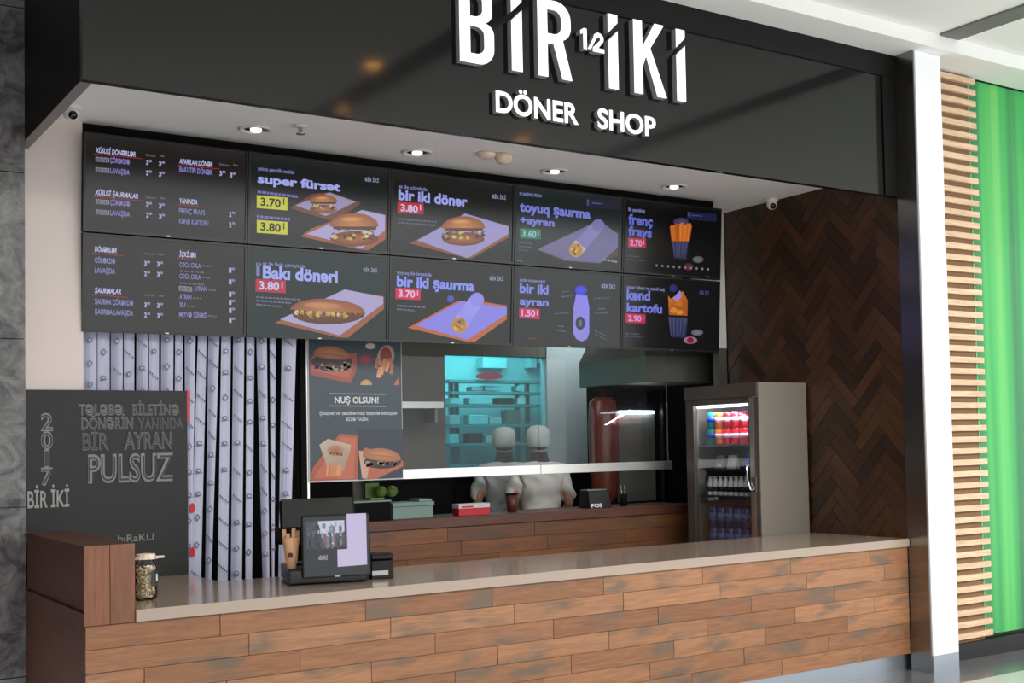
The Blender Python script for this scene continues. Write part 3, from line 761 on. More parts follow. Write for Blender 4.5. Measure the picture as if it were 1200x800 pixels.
desc = [['menu screen listing special döner and wrap prices, upper row at far left', 'menu screen reading super fürsət with yellow 3.70 and 3.80 tags',
         'menu screen reading bir iki dönər with burger on board, red 3.80 tag', 'menu screen reading toyuq şaurma +ayran with green 3.60 tag', 'menu screen reading frenç frays with cup of orange fries'],
        ['menu screen listing döner, wraps and drink prices, lower row at far left', 'menu screen reading Bakı dönəri with long sandwich, red 3.80 tag',
         'menu screen reading bir iki şaurma with wrapped roll, red 3.70 tag', 'menu screen reading bir iki ayran with lilac drink bottle', 'menu screen reading kənd kartofu with potato wedges in a cup']]
for r in range(2):
    for c_ in range(5):
        u0 = SX0+c_*PW; u1 = u0+PW-.004; v1 = 2*HH-r*HH; v0 = v1-HH+.009
        b0 = scr_pt(u0, v0)
        t = thing('menu_screen', b0, desc[r][c_], 'screen', 'menu screens above the counter')
        panel(MB(), u0, u1, v0, v1, -.05, -.004).build('housing', M['blackm'], t)
        fr = MB(); bz = .012
        for a in ((u0, u1, v0, v0+bz+.004), (u0, u1, v1-bz, v1), (u0, u0+bz, v0+bz+.004, v1-bz), (u1-bz, u1, v0+bz+.004, v1-bz)): panel(fr, *a, -.004, .004)
        fr.build('bezel', M['bezel'], t)
        panel(MB(), (u0+u1)/2-.01, (u0+u1)/2+.01, v0+.003, v0+.010, .0041, .0055).build('maker_badge', M['steel'], t)
        cv = Canvas(scr_pt(u0, v0), e1, e2, start=.0005, step=.00012)
        P = [scr_pt(a, b) for a, b in ((u0+bz, v0+bz+.004), (u1-bz, v0+bz+.004), (u1-bz, v1-bz), (u0+bz, v1-bz))]
        cv.z = -.003; cv._add([((p-cv.O).dot(cv.e1), (p-cv.O).dot(cv.e2)) for p in P], [(0, 1, 2, 3)], [tuple(v*.55 for v in lin(bg[r][c_]))]*4)
        cv.z = -.002; cv.rect = (bz+.001, bz+.005, u1-u0-bz-.001, v1-v0-bz-.001); menus[r][c_](cv)
        cv.build('display', M['screen'], t)
mp = sbox('trim_1', M['blackm'], .34, 1.56, 3.44, 5.03, 1.60, 3.529)
# bracket rails carrying the screens
br = thing('screen_rack', (.4, 1.60, 2.4), 'black steel rack behind the row of menu screens', 'rack')
for zz in (2.55, 3.2): MB().box(.36, 1.60, zz, 5.0, 1.64, zz+.05).build('rail', M['blackm'], br)
for xx in (.6, 2.0, 3.4, 4.8): MB().box(xx, 1.641, 2.5, xx+.05, 1.69, 3.5).build('upright', M['blackm'], br)

# ================================================================== CEILING FITTINGS
for k, (x, y, lab) in enumerate(((300, 151, 'round recessed downlight nearest the left wall'), (489, 178, 'round recessed downlight, second from the left'),
                               (650, 200, 'round recessed downlight, third from the left'), (790, 218, 'round recessed downlight nearest the right wall'))):
    p = at(x, y, Z=ZC)
    if k == 0:
        t = thing('downlight', (p.x, p.y, ZC), lab, 'lamp', 'recessed ceiling downlights')
        MB().lathe([(.098, -.001), (.098, -.010), (.082, -.012), (.078, -.004), (.078, -.001)], (p.x, p.y, ZC), 28).build('trim_ring', M['white'], t)
        MB().lathe([(.078, -.002), (.062, -.006), (.035, -.004)], (p.x, p.y, ZC), 24).build('reflector', M['chrome'], t)
        MB().lathe([(.034, -.004), (.030, -.016), (.0001, -.020)], (p.x, p.y, ZC), 18).build('bulb', M['lamp'], t); d0_ = t
    else:
        t = copy_tree(d0_); t.location = (p.x, p.y, ZC); tag(t, lab)
    l = bpy.data.lights.new('downlight_beam', 'SPOT'); l.energy = 14; l.spot_size = 1.9; l.spot_blend = .8; l.color = (1, .86, .72); l.shadow_soft_size = .04
    o = bpy.data.objects.new('downlight_beam', l); COL.objects.link(o); o.location = (p.x, p.y, ZC-.05)
p = at(352, 147, Z=ZC); t = thing('sprinkler', (p.x, p.y, ZC), 'small white ceiling sprinkler head between two downlights', 'sprinkler')
MB().lathe([(.042, -.001), (.042, -.006), (.03, -.012)], (p.x, p.y, ZC), 16).build('escutcheon', M['white'], t)
MB().lathe([(.012, -.012), (.012, -.045), (.026, -.047), (.026, -.051), (.001, -.052)], (p.x, p.y, ZC), 12).build('head', M['chrome'], t)
p = at(578, 180, Z=ZC); t = thing('smoke_detector', (p.x, p.y, ZC), 'cream smoke detector pair on shop ceiling', 'detector')
MB().lathe([(.062, -.001), (.062, -.018), (.04, -.035), (.0001, -.038)], (p.x-.05, p.y, ZC), 20).build('base', M['cloth'], t)
MB().lathe([(.055, -.001), (.058, -.03), (.045, -.06), (.0001, -.065)], (p.x+.06, p.y-.03, ZC), 20).build('sensor', M['cloth'], t)
def dome_cam(p, lab, look):
    t = thing('security_camera', p, lab, 'camera', 'white security cameras')
    MB().lathe([(.055, -.001), (.055, -.02), (.045, -.03)], p, 20).build('mount', M['white'], t)
    MB().ball((p.x, p.y, p.z-.05), .042, .042, .042).build('ball', M['white'], t)
    d = Vector(look).normalized(); q = Vector((p.x, p.y, p.z-.05))+d*.034
    o = MB().lathe([(.024, 0), (.022, .012), (.0001, .012)], (0, 0, 0), 14).build('lens', M['blackg'], t, local=True)
    o.location = q-Vector(p); o.rotation_euler = d.to_track_quat('Z', 'Y').to_euler()
dome_cam(at(83, 122, Z=ZC), 'white dome camera in the left ceiling corner', (.1, -1, -.5))
q = at(911, 233, Z=ZC); q.x = 5.34; dome_cam(q, 'white dome camera by the parquet wall', (-.5, -1, -.6))

# ================================================================== LEFT: CHALKBOARD AND BLINDS
cb = thing('chalkboard', (.43, 1.52, ZW), 'large black chalkboard with white chalk lettering leaning at left end', 'chalkboard')
CX1 = at(220, 560, Y=1.50).x; CZ1 = at(120, 457, Y=1.50).z
MB().box(.004, 1.50, ZW+.001, CX1, 1.522, CZ1).build('board', M['chalkboard'], cb, .002)
cv = Canvas((.004, 1.50, ZW), (1, 0, 0), (0, 0, 1), start=.0008, step=.0002)
CH = (122, 122, 120); BD = (28, 29, 30)
def chalk(t, x0, yb, x1, yt, b=.04, col=CH):
    cv.text(t, x0, yb, x1, yt, col, b); cv.text(t, x0+.4, yb-.3, x1-.4, yt+.6, BD, b-.05)
for k, ch in enumerate('2017'): chalk(ch, 48+(k == 2)*4, 504+k*21.3, 62-(k == 2)*4, 485+k*21.3)
chalk('TƏLƏBƏ', 92, 486, 144, 474, .03, (104, 104, 102)); chalk('BİLETİNƏ', 155, 486, 210, 474, .03, (92, 92, 90))
chalk('DÖNƏRİN', 95, 503, 156, 490, .03, (100, 100, 98)); chalk('YANINDA', 161, 503, 215, 490, .03, (66, 66, 66))
chalk('BİR', 96, 527, 128, 508, .03, (72, 72, 72)); chalk('AYRAN', 145, 526, 201, 507, .03, (84, 84, 82))
chalk('PULSUZ', 103, 565, 203, 534, .035, (120, 120, 118))
cv.text('BİR İKİ', 32, 595, 81, 576, (150, 150, 146), .02); cv.text('bıRaKU', 138, 635, 180, 627, (130, 130, 128), .01)
cv.build('lettering', M['print'], cb)

YB = 1.66
vb = thing('vertical_blind', (1.0, YB, 2.33), 'printed white vertical blind of narrow strips behind counter', 'blind')
MB().box(.34, YB-.02, 2.385, 1.66, YB+.03, 2.42).build('head_rail', M['blackm'], vb)
strips = [(98, 113, 98, 113), (114, 129, 114, 129), (130.5, 143.5, 130, 143), (145, 158, 144, 157), (160.5, 173.5, 159, 172), (174.5, 187, 174, 186), (189.5, 203, 188, 201),
          (205, 215, 203, 213), (217, 229, 218, 224), (232, 243, 222.5, 236), (245, 257, 241, 247), (259, 271.5, 254.5, 267.5), (274, 286, 271, 283), (288.5, 299, 287, 296),
          (301, 312, 308, 315), (315.5, 324, 318, 322), (331, 347, 327, 339)]
for i, (a, b, c, d) in enumerate(strips):
    y0b = 683 if i < 14 else 668
    T0, T1 = at(a, 396, Y=YB), at(b, 396, Y=YB); B0, B1 = at(c, y0b, Y=YB), at(d, y0b, Y=YB)
    k = (.35-T0.z)/(B0.z-T0.z); zt = 2.384
    B0 = T0+(B0-T0)*k; B1 = T1+(B1-T1)*k; T0.z = T1.z = zt; B0.z = B1.z = .35
    vs = []; fs = []; n = 4; dep = .018*(1 if i % 2 else -1)+random.uniform(-.004, .004)
    for lay in (0, .0012):
        for P, Q in ((B0, B1), (T0, T1)):
            for j in range(n+1):
                f = j/n; vs.append((P.x+(Q.x-P.x)*f, YB+.010*math.cos((f-.5)*PI)*-1+dep*(f-.5)+lay, P.z))
    m = n+1
    for j in range(n):
        fs += [(j, j+1, m+j+1, m+j), (2*m+j+1, 2*m+j, 3*m+j, 3*m+j+1), (j+1, j, 2*m+j, 2*m+j+1), (m+j, m+j+1, 3*m+j+1, 3*m+j)]
    fs += [(0, m, 3*m, 2*m), (m+n, n, 2*m+n, 3*m+n)]
    so = MB().add(vs, fs).build('strip', M['vinyl'], vb)
    cv = Canvas((T0.x, YB-.0225, 1), (1, 0, 0), (0, 0, 1), start=.0002, step=.00005)
    INK = (92, 92, 116); y = 398+(i*13) % 26
    while y < 672:
        f = (y-396)/(y0b-396); xl = a+(c-a)*f; xr = b+(d-b)*f; w = xr-xl; cx = (xl+xr)/2; kk = int(y+i) % 3
        if kk == 0:
            for q in range(5): cv.ell(xl+w*(.15+.17*q), y+q*1.9, .9, 1.5, INK, n=6); cv.z -= cv.step
        elif kk == 1:
            cv.poly([(cx-3, y+2), (cx, y-3), (cx+3.5, y+1), (cx, y+6)], INK); cv.poly([(cx-1.8, y+2), (cx, y-1), (cx+2, y+1), (cx, y+4)], (170, 170, 190))
        else:
            cv.ell(cx, y, 3, 2.6, INK, n=9); cv.ell(cx, y, 1.8, 1.4, (180, 180, 200), n=8); cv.bar(cx-4, y+3, cx+4, y+2, .9, INK)
        cv.z = .0002; y += random.uniform(24, 33)
    if i == 8:
        cv.z = .0004
        cv.poly([(218, 457), (222.5, 457), (222.5, 494), (218, 494)], (206, 30, 44))
    if i == 9:
        cv.z = .0004
        for yy in (595, 647): cv.ell(225.5, yy, 3, 6, (206, 30, 44), n=12)
    tag(cv.build('print', M['print'], so), kind='stuff')

# ================================================================== JAR, CASH DESK
jc = (.352, .34, ZW+.001)
j = thing('pasta_jar', jc, 'glass jar of dried pasta with cloth cover beside end box', 'jar')
MB().lathe([(.040, 0), (.052, .008), (.054, .03), (.054, .15), (.050, .175), (.040, .19), (.040, .203)], jc, 24).build('jar_body', M['jarglass'], j)
pm = MB(); rnd = random.Random(3)
for k in range(170):
    a = rnd.random()*6.3; r = .046*math.sqrt(rnd.random()); h = .012+rnd.random()*.15; v = Vector((rnd.gauss(0, 1), rnd.gauss(0, 1), rnd.gauss(0, 1))).normalized()*.009
    c = Vector((jc[0]+r*math.cos(a)*.9, jc[1]+r*math.sin(a)*.9, jc[2]+h)); pm.tube([c-v, c, c+v], .0036, 5)
tag(pm.build('pasta', M['pasta'], j), kind='stuff')
MB().lathe([(.041, .204), (.058, .198), (.046, .212), (.044, .222), (.0001, .226)], jc, 13, smooth=False).build('cloth_cover', M['cloth'], j)
MB().box(jc[0]+.034, jc[1]-.050, jc[2]+.202, jc[0]+.075, jc[1]-.03, jc[2]+.212).build('ribbon_end', M['cloth'], j)
lb = MB(); vs = []
for zz in (.07, .145):
    for k in range(7):
        a = math.radians(-78+k*11); vs.append((jc[0]+.0553*math.cos(a), jc[1]+.0553*math.sin(a), jc[2]+zz))
lb.add(vs, [(k, k+1, k+8, k+7) for k in range(6)]).build('label', M['jarlabel'], j)
lb = MB(); vs = []
for zz in (.09, .125):
    for k in range(4):
        a = math.radians(-48+k*6); vs.append((jc[0]+.0558*math.cos(a), jc[1]+.0558*math.sin(a), jc[2]+zz))
lb.add(vs, [(k, k+1, k+5, k+4) for k in range(3)]).build('label_mark', M['whitebox'], j)

def rb(mb, O, ang, x0, y0, z0, x1, y1, z1, tilt=0):
    """box in a frame at O turned by ang about z, its top leaning back by tilt"""
    c, s = math.cos(ang), math.sin(ang)
    def w(x, y, z): y = y+(z-z0)*tilt; return (O[0]+x*c-y*s, O[1]+x*s+y*c, O[2]+z)
    return mb.hexa([w(x0, y0, z0), w(x1, y0, z0), w(x1, y1, z0), w(x0, y1, z0)], [w(x0, y0, z1), w(x1, y0, z1), w(x1, y1, z1), w(x0, y1, z1)])
A_ = math.radians(-16); O_ = (1.085, .40, ZW+.001)
cdw = thing('cash_drawer', O_, 'low black cash drawer under the displays on the worktop', 'cash drawer')
rb(MB(), O_, A_, 0, 0, .006, .42, .46, .082).build('drawer_case', M['black'], cdw, .004)
rb(MB(), O_, A_, .015, -.004, .016, .405, -.0005, .074).build('drawer_front', M['blackg'], cdw)
rb(MB(), O_, A_, .02, .02, 0, .40, .44, .006).build('feet', M['blackm'], cdw)
# customer display
Od = (O_[0], O_[1], ZW+.084)
ds = thing('customer_display', Od, 'square customer screen showing a photo and white block', 'screen')
rb(MB(), Od, A_, .15, .08, 0, .30, .20, .012).build('foot', M['black'], ds, .003)
rb(MB(), Od, A_, .20, .10, .012, .25, .13, .20).build('stand', M['black'], ds)
DX0, DX1, DZ0, DZ1, TL = .072, .425, -.045, .282, .10
rb(MB(), Od, A_, DX0, -.05, DZ0, DX1, -.015, DZ1, TL).build('housing', M['black'], ds, .004)
c_, s_ = math.cos(A_), math.sin(A_)
def dw(x, y, z): y = y+(z-DZ0)*TL; return Vector((Od[0]+x*c_-y*s_, Od[1]+x*s_+y*c_, Od[2]+z))
de2 = (dw(0, 0, 1)-dw(0, 0, 0)).normalized()
cv = Canvas(dw(DX0, -.05, DZ0), (c_, s_, 0), de2, start=.0008, step=.0002)
def quad(p0, p1, p2, p3, col, col2=None): cv.poly([p0, p1, p2, p3], col, col2)
P = [dw(DX0+.008, -.05, DZ0+.01), dw(DX1-.008, -.05, DZ0+.01), dw(DX1-.008, -.05, DZ1-.01), dw(DX0+.008, -.05, DZ1-.01)]
cv._add([((p-cv.O).dot(cv.e1), (p-cv.O).dot(cv.e2)) for p in P], [(0, 1, 2, 3)], [lin((26, 30, 30))]*4)
def dpx(fx, fy): return (357.5+fx*(431-357.5)+fy*1.5, 602-fx*3+fy*(67-fx*3))
dq = lambda a, b, c, d, col: cv.poly([dpx(a, b), dpx(c, b), dpx(c, d), dpx(a, d)], col)
dq(.66, .03, .97, .97, (208, 198, 232)); dq(.50, .66, .67, .97, (208, 198, 232))
dq(.01, .14, .65, .62, (60, 64, 74)); dq(.2, .14, .62, .36, (206, 212, 232)); dq(.33, .3, .45, .6, (190, 198, 224))
rn = random.Random(11)
for k in range(60):
    fx = .03+.58*rn.random(); fy = .16+.4*rn.random(); br_ = 230-fy*250+rn.uniform(-70, 40); br_ = max(26, min(225, br_ if .2 < fx else br_-80))
    dq(fx, fy, fx+rn.uniform(.02, .05), fy+rn.uniform(.04, .14), (br_*.9, br_*.92, br_)); cv.z -= cv.step*.8
for fx, col in ((.3, (150, 80, 90)), (.38, (60, 60, 80)), (.46, (130, 70, 60)), (.22, (70, 66, 80))): cv.z += .0002; dq(fx, .36, fx+.03, .6, col)
cv.text('BİR İKİ', *dpx(.2, .82), dpx(.34, .82)[0], dpx(.2, .76)[1], (190, 190, 190), .03)
cv.build('display', M['screen'], ds)
rb(MB(), Od, A_, .235, -.0535, DZ0+.002, .265, -.0512, DZ0+.008).build('badge', M['steel'], ds)
# cashier monitor seen from behind
Om = (1.15, .62, ZW+.084)
mo = thing('cashier_monitor', Om, 'black cashier monitor seen from behind customer screen', 'monitor')
rb(MB(), Om, A_, .05, .02, 0, .25, .16, .012).build('foot', M['black'], mo, .003)
rb(MB(), Om, A_, .12, .06, .012, .18, .09, .19, -.1).build('stand', M['black'], mo)
rb(MB(), Om, A_, -.02, -.02, .20, .38, .03, .36, .35).build('housing', M['black'], mo, .012)
rb(MB(), Om, A_, -.05, -.03, .12, .36, .0, .21, .2).build('rear_cover', M['blackm'], mo, .01)
# printer
Op = (1.56, .36, ZW+.001)
pr_ = thing('receipt_printer', Op, 'small black receipt printer right of customer screen', 'printer')
rb(MB(), Op, A_, -.02, 0, 0, .10, .16, .10).build('case', M['black'], pr_, .004)
rb(MB(), Op, A_, -.02, .005, .103, .10, .155, .135).build('lid', M['black'], pr_, .006)
rb(MB(), Op, A_, -.016, -.003, .02, .07, -.0005, .045).build('label_plate', M['steel'], pr_)
# kraft sleeve of stirrers
Oc = Vector((1.125, .455, ZW+.084))
sc_ = thing('stirrer_cup', Oc, 'kraft paper cone of wooden stirrers beside customer screen', 'cup')
MB().lathe([(.020, 0), (.024, .004), (.046, .165), (.043, .165), (.022, .01)], Oc, 18).build('paper_cone', M['kraft'], sc_)
MB().lathe([(.0305, .055), (.0345, .075)], Oc, 18).build('paper_band', M['kraft'], sc_)
d = Vector((-.45, -.9, 0)).normalized(); q = Oc+d*.0355+Vector((0, 0, .075))
o = MB().lathe([(.014, 0), (.014, .002)], (0, 0, 0), 14).build('sticker', M['terr'], sc_, local=True); o.location = q-Oc; o.rotation_euler = Vector((-.45, -.9, -.12)).to_track_quat('Z', 'Y').to_euler()
for k in range(8):
    a = k*.79; mb = MB(); c = Oc+Vector((.025*math.cos(a), .02*math.sin(a), .03)); e = Oc+Vector((.038*math.cos(a), .036*math.sin(a), .20+.015*math.sin(k*2.3)))
    u = Vector((.008, -.004, 0)); w = Vector((.001, .002, 0))
    mb.hexa([c-u-w, c+u-w, c+u+w, c-u+w], [e-u-w, e+u-w, e+u+w, e-u+w]).build('stirrer', M['kraft'], sc_)

# ================================================================== KITCHEN SHELL
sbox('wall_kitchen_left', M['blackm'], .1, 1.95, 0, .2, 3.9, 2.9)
YK = 3.9
xa, xb, xc, xd = at(476, 480, Y=YK).x, at(522, 480, Y=YK).x, at(641, 480, Y=YK).x, at(687, 480, Y=YK).x
zt_ = at(580, 417, Y=YK).z; zb_ = at(580, 600, Y=YK).z-.2
sbox('wall_kitchen_back', M['kwall'], xa-.5, YK, 0, xb, YK+.1, 2.9)
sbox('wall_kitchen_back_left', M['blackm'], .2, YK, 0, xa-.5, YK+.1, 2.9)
sbox('wall_kitchen_lintel', M['kwall'], xb, YK, zt_, xc, YK+.1, 2.9)
sbox('wall_kitchen_sill', M['darkgrey'], xb, YK, 0, xc, YK+.1, 1.40)
sbox('wall_kitchen_panel', M['kpanel'], xc, YK-.01, 0, xd, YK+.1, 2.9)
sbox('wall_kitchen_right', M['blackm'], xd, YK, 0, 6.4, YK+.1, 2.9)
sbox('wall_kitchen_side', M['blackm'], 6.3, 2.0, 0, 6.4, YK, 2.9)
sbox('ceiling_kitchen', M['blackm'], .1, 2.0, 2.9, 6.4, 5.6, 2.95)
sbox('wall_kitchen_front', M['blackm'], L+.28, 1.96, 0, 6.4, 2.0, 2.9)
wn = thing('window_1', (xb, YK, 1.402), None, None); wn['kind'] = 'structure'
MB().box(xb+.002, YK+.03, 1.402, xc-.002, YK+.036, zt_-.002).build('pane', M['teal'], wn)
kc = thing('kitchen_cabinet', (xa-.4, YK-.2, 0), 'dark low kitchen cabinet along back wall below glass rail', 'cabinet')
MB().box(xa-.4, YK-.11, .05, xd+.3, YK-.012, 1.36).build('body', M['blackm'], kc)
MB().box(xa-.42, YK-.13, 1.361, xd+.3, YK-.012, 1.395).build('top', M['darkgrey'], kc)
for k in range(3): MB().box(xa-.35+k*.75, YK-.125, .1, xa+.33+k*.75, YK-.111, 1.3).build('door', M['blackm'], kc)
# back room seen through the teal window
sbox('wall_backroom', M['kback'], xb-.4, 5.25, 0, xc+1.4, 5.35, 2.9)
sbox('wall_backroom_left', M['kback'], xb-.5, YK+.1, 0, xb-.4, 5.35, 2.9)
sbox('wall_backroom_right', M['kback'], xc+1.4, YK+.1, 0, xc+1.5, 5.35, 2.9)
YR = 4.8
rk = thing('storage_rack', (at(560, 560, Y=YR).x, YR, 0), 'teal tinted storage rack behind the kitchen window', 'rack')
for x in (541, 547.5, 619, 631): q = at(x, 480, Y=YR); MB().box(q.x-.02, YR+.201, 0, q.x+.02, YR+.235, at(x, 446, Y=YR).z).build('post', M['kteal'], rk)
SHT = []
for y in (445, 459, 474, 498, 520, 545): a, b = at(526, y, Y=YR), at(640, y, Y=YR); MB().box(a.x, YR-.015, a.z-.022, b.x, YR+.2, a.z+.004).build('shelf', M['kteal'], rk); SHT.append((y, max(a.z, b.z)+.006))
def rbx(x0, y0, x1, y1, Y, m, name, lab, cat, grp, dep=.12):
    a, b = at(x0, y1, Y=Y), at(x1, y0, Y=Y)
    if name == 'container': a.z = min((abs(q_-y1), z_) for q_, z_ in SHT)[1]
    o = MB().box(a.x, Y, a.z, b.x, Y+dep, b.z).build(name, M[m], None, .004); return tag(o, lab, cat, grp)
TN = {'kback': 'pale', 'kpanel': 'greyish', 'darkgrey': 'dark', 'hood': 'steel grey', 'whitebox': 'white'}
SN = {458: 'top', 473: 'second', 474: 'second', 497: 'third', 498: 'third', 520: 'fourth'}
PN = lambda x: 'far left' if x < 545 else 'left of centre' if x < 563 else 'centre' if x < 582 else 'right of centre' if x < 600 else 'right'
for (x0, y0, x1, y1, m) in ((568, 452, 588, 458, 'kback'), (553, 453, 566, 458, 'kpanel'), (606, 452, 614, 458, 'kback'), (550, 466, 576, 473, 'kback'), (584, 466, 602, 473, 'darkgrey'), (594, 480, 610, 497, 'hood'), (550, 486, 572, 498, 'kback'), (574, 489, 588, 498, 'kpanel'), (528, 466, 539, 474, 'kback'), (607, 466, 616, 474, 'whitebox'), (527, 486, 539, 498, 'kpanel'), (550, 507, 566, 520, 'darkgrey'), (570, 510, 586, 520, 'kpanel'), (527, 508, 538, 520, 'kback')):
    rbx(x0, y0, x1, y1-.8, YR+.0, m, 'container', '%s container on %s rack shelf behind teal window, %s' % (TN[m], SN[y1], PN((x0+x1)/2)), 'container', 'containers on the rack behind teal window')
MB_ = MB(); q = at(574, 440.5, Y=4.74); w_ = at(589, 440.5, Y=4.74).x-q.x
o = MB().prism([(q.x+w_*math.cos(a), 4.74, q.z+.036*math.sin(a)) for a in [k*PI/12 for k in range(24)]], (0, .02, 0)).build('oval_sign', M['red'], None); tag(o, 'small dark red oval sign above the storage rack', 'sign')
for x0, y0, x1, y1, nme in ((566, 419, 594, 431, 'wide pale box high on the back room wall'), (621, 418, 629, 431, 'narrow pale box beside the wide one on back wall'), (633, 417, 641, 425, 'small pale box at the window right edge')):
    rbx(x0, y0, x1, y1, 5.12, 'kback', 'wall_box', nme, 'box', None)
# glass shield with steel rail
YG = 2.09
gs = thing('glass_shield', (2.4, YG, 1.41), 'hanging glass shield with brushed steel bottom rail above back counter', 'glass screen')
gx0, gs_, gx1 = at(362, 500, Y=YG).x, at(632, 500, Y=YG).x, at(787, 545, Y=YG).x
zr0, zr1 = 1.412, 1.482
MB().box(gx0, YG, zr1, gs_-.003, YG+.008, 2.395).build('pane', M['pane'], gs)
MB().box(gs_+.003, YG, zr1, gx1-.03, YG+.008, 2.395).build('pane', M['pane'], gs)
MB().box(gx0, YG-.012, zr0, gs_-.001, YG+.02, zr1).build('rail', M['steelh'], gs, .002)
MB().box(gs_+.001, YG-.012, zr0, gx1, YG+.02, zr1).build('rail', M['steelh'], gs, .002)
MB().box(gx0-.06, YG-.01, 1.12, gx0-.02, YG+.02, 2.9).build('hanger_post', M['blackm'], gs)
MB().box(gx0-.018, YG-.01, 1.3, gx0-.004, YG+.012, 2.395).build('edge_trim', M['steelh'], gs)
# poster
YP = YG-.016
pa, pb = at(362, 565, Y=YP), at(472.5, 559, Y=YP)
po = thing('poster', (pa.x, YP, pa.z), 'dark food poster reading NUŞ OLSUN! hanging on glass shield', 'poster')
MB().box(pa.x, YP-.0006, pa.z, pb.x, YP+.0006, 2.395).build('sheet', M['whitebox'], po)
cv = Canvas((pa.x, YP-.0006, pa.z), (1, 0, 0), (0, 0, 1), start=.0003, step=.00008)
P = [(pa.x+.008, pa.z+.008), (pb.x-.004, pa.z+.008), (pb.x-.004, 2.393), (pa.x+.008, 2.393)]
cv._add([(x-pa.x, z-pa.z) for x, z in P], [(0, 1, 2, 3)], [lin((58, 72, 84))]*4)
cv.poly([(363.5, 420), (374, 411), (418, 414), (418, 433), (411, 449), (364, 439)], (172, 84, 66)); cv.poly([(364, 424), (414, 428), (409, 443), (364, 433)], (196, 104, 84))
cv.ell(389, 424, 24, 11, (70, 46, 52), (52, 36, 44), jit=.05)
for k in range(22): cv.ell(389+random.uniform(-21, 21), 427+random.uniform(-2, 6), 3, 2, random.choice([(120, 72, 80), (176, 160, 130), (84, 60, 70), (140, 110, 96)]), n=6, jit=.3); cv.z -= cv.step
cv.z += cv.step*2; cv.ell(388, 417, 21, 11.5, (214, 150, 112), (168, 104, 70), 0, 180, rot=6); cv.ell(388, 417.5, 21, 3.4, (196, 128, 92), (160, 96, 66), rot=6)
cv.ell(428, 421, 9, 6, (180, 60, 76), (120, 50, 60)); cv.ell(434, 405.5, 6, 3.5, (216, 204, 196))
cv.ell(452, 418, 10, 14, (206, 190, 178), (176, 156, 146), rot=14); cv.ell(452, 417, 7, 10, (150, 60, 50))
for k in range(14):
    x = 439+random.random()*20; y = 418+random.random()*14; cv.poly([(x, y), (x+3.5, y+1), (x+1, y+13), (x-2.5, y+12)], random.choice([(226, 150, 104), (236, 172, 120), (206, 122, 84)])); cv.z -= cv.step*.7
cv.z += cv.step*6; cv.ell(429, 451, 7, 6.5, (222, 184, 110), (206, 160, 84), 0, 180); cv.poly([(461, 451), (466, 443), (468, 451)], (206, 108, 104))
cv.bar(385, 460.6, 452, 461.4, .9, (196, 200, 204)); cv.bar(385, 475, 452, 475.4, .9, (196, 200, 204))
cv.text('NUŞ OLSUN!', 392, 472, 443.5, 465, (226, 228, 230), .03)
cv.text('Şikayət və təkliflərinizi bizimlə bölüşün', 374, 486, 465, 482, (200, 204, 208), .03); cv.text('BİZƏ YAZIN', 406, 493, 431, 489.6, (200, 204, 208), .03)
cv.poly([(364, 560), (366, 548), (398, 508), (419, 510), (419, 561), (366, 563.5)], (186, 92, 70)); cv.poly([(367, 560), (400, 512), (417, 513), (414, 561)], (204, 110, 82))
cv.poly([(374, 521), (384, 514), (411, 521), (410, 531), (402, 552), (384, 549)], (206, 186, 166), (184, 156, 134)); cv.ell(393, 528, 10, 7, (170, 92, 66), (196, 150, 120)); cv.words(386, 529, 401, 531, 3, (110, 60, 48))
for k in range(7): x = 383+k*2.4; cv.poly([(x, 545), (x+3, 545.5), (x+2, 558), (x-1.5, 556)], random.choice([(222, 140, 92), (206, 116, 76), (230, 160, 110)]))
cv.poly([(420, 503), (472, 503), (472, 559.5), (420, 562)], (44, 58, 72)); cv.poly([(421, 532), (428, 524), (472, 540), (472, 546), (441, 561), (431, 561)], (196, 104, 76)); cv.poly([(420, 528), (424, 528), (432, 548), (430, 561), (424, 560)], (214, 170, 150))
cv.ell(448, 541, 22, 8, (60, 42, 40), (48, 34, 36)); 
for k in range(18): cv.ell(448+random.uniform(-19, 19), 544+random.uniform(-3, 2), 2.6, 2, random.choice([(120, 80, 70), (90, 60, 60), (170, 150, 130)]), n=6, jit=.3); cv.z -= cv.step
cv.z += cv.step*2; cv.ell(447, 536, 22.5, 11, (222, 160, 116), (176, 112, 74), 0, 180, rot=5); cv.ell(447, 536.5, 22.5, 3.6, (206, 140, 98), (172, 108, 72), rot=5)
cv.build('print', M['print'], po)
# pale kitchen shelf on the back wall
a, b = at(474, 478, Y=YK-.25), at(520, 477, Y=YK-.25)
sh = thing('wall_shelf', (a.x, YK-.25, a.z), 'pale steel wall shelf left of teal window', 'shelf')
MB().box(a.x-.4, YK-.25, a.z, b.x, YK-.002, a.z+.055).build('board', M['steelh'], sh)
for x in (a.x-.2, b.x-.06): MB().box(x, YK-.2, a.z-.12, x+.025, YK-.002, a.z-.001).build('bracket', M['hood'], sh)

# hood
hx0, hx1 = at(757, 447, Y=2.35).x, at(833, 447, Y=2.35).x
hd = thing('extractor_hood', (hx0, 2.35, 2.13), 'stainless steel extractor hood above the grill', 'hood')
MB().box(hx0, 2.35, 2.14, hx1, 3.35, 2.36).build('lip', M['hood'], hd, .002)
MB().hexa([(hx0, 2.36, 2.361), (hx1, 2.36, 2.361), (hx1, 3.35, 2.361), (hx0, 3.35, 2.361)], [(hx0+.3, 2.8, 2.88), (hx1-.1, 2.8, 2.88), (hx1-.1, 3.35, 2.88), (hx0+.3, 3.35, 2.88)]).build('canopy', M['hood'], hd)
sbox('trim_2', M['steel'], L-.10, 1.9, 0, L-.004, 1.96, 2.399)
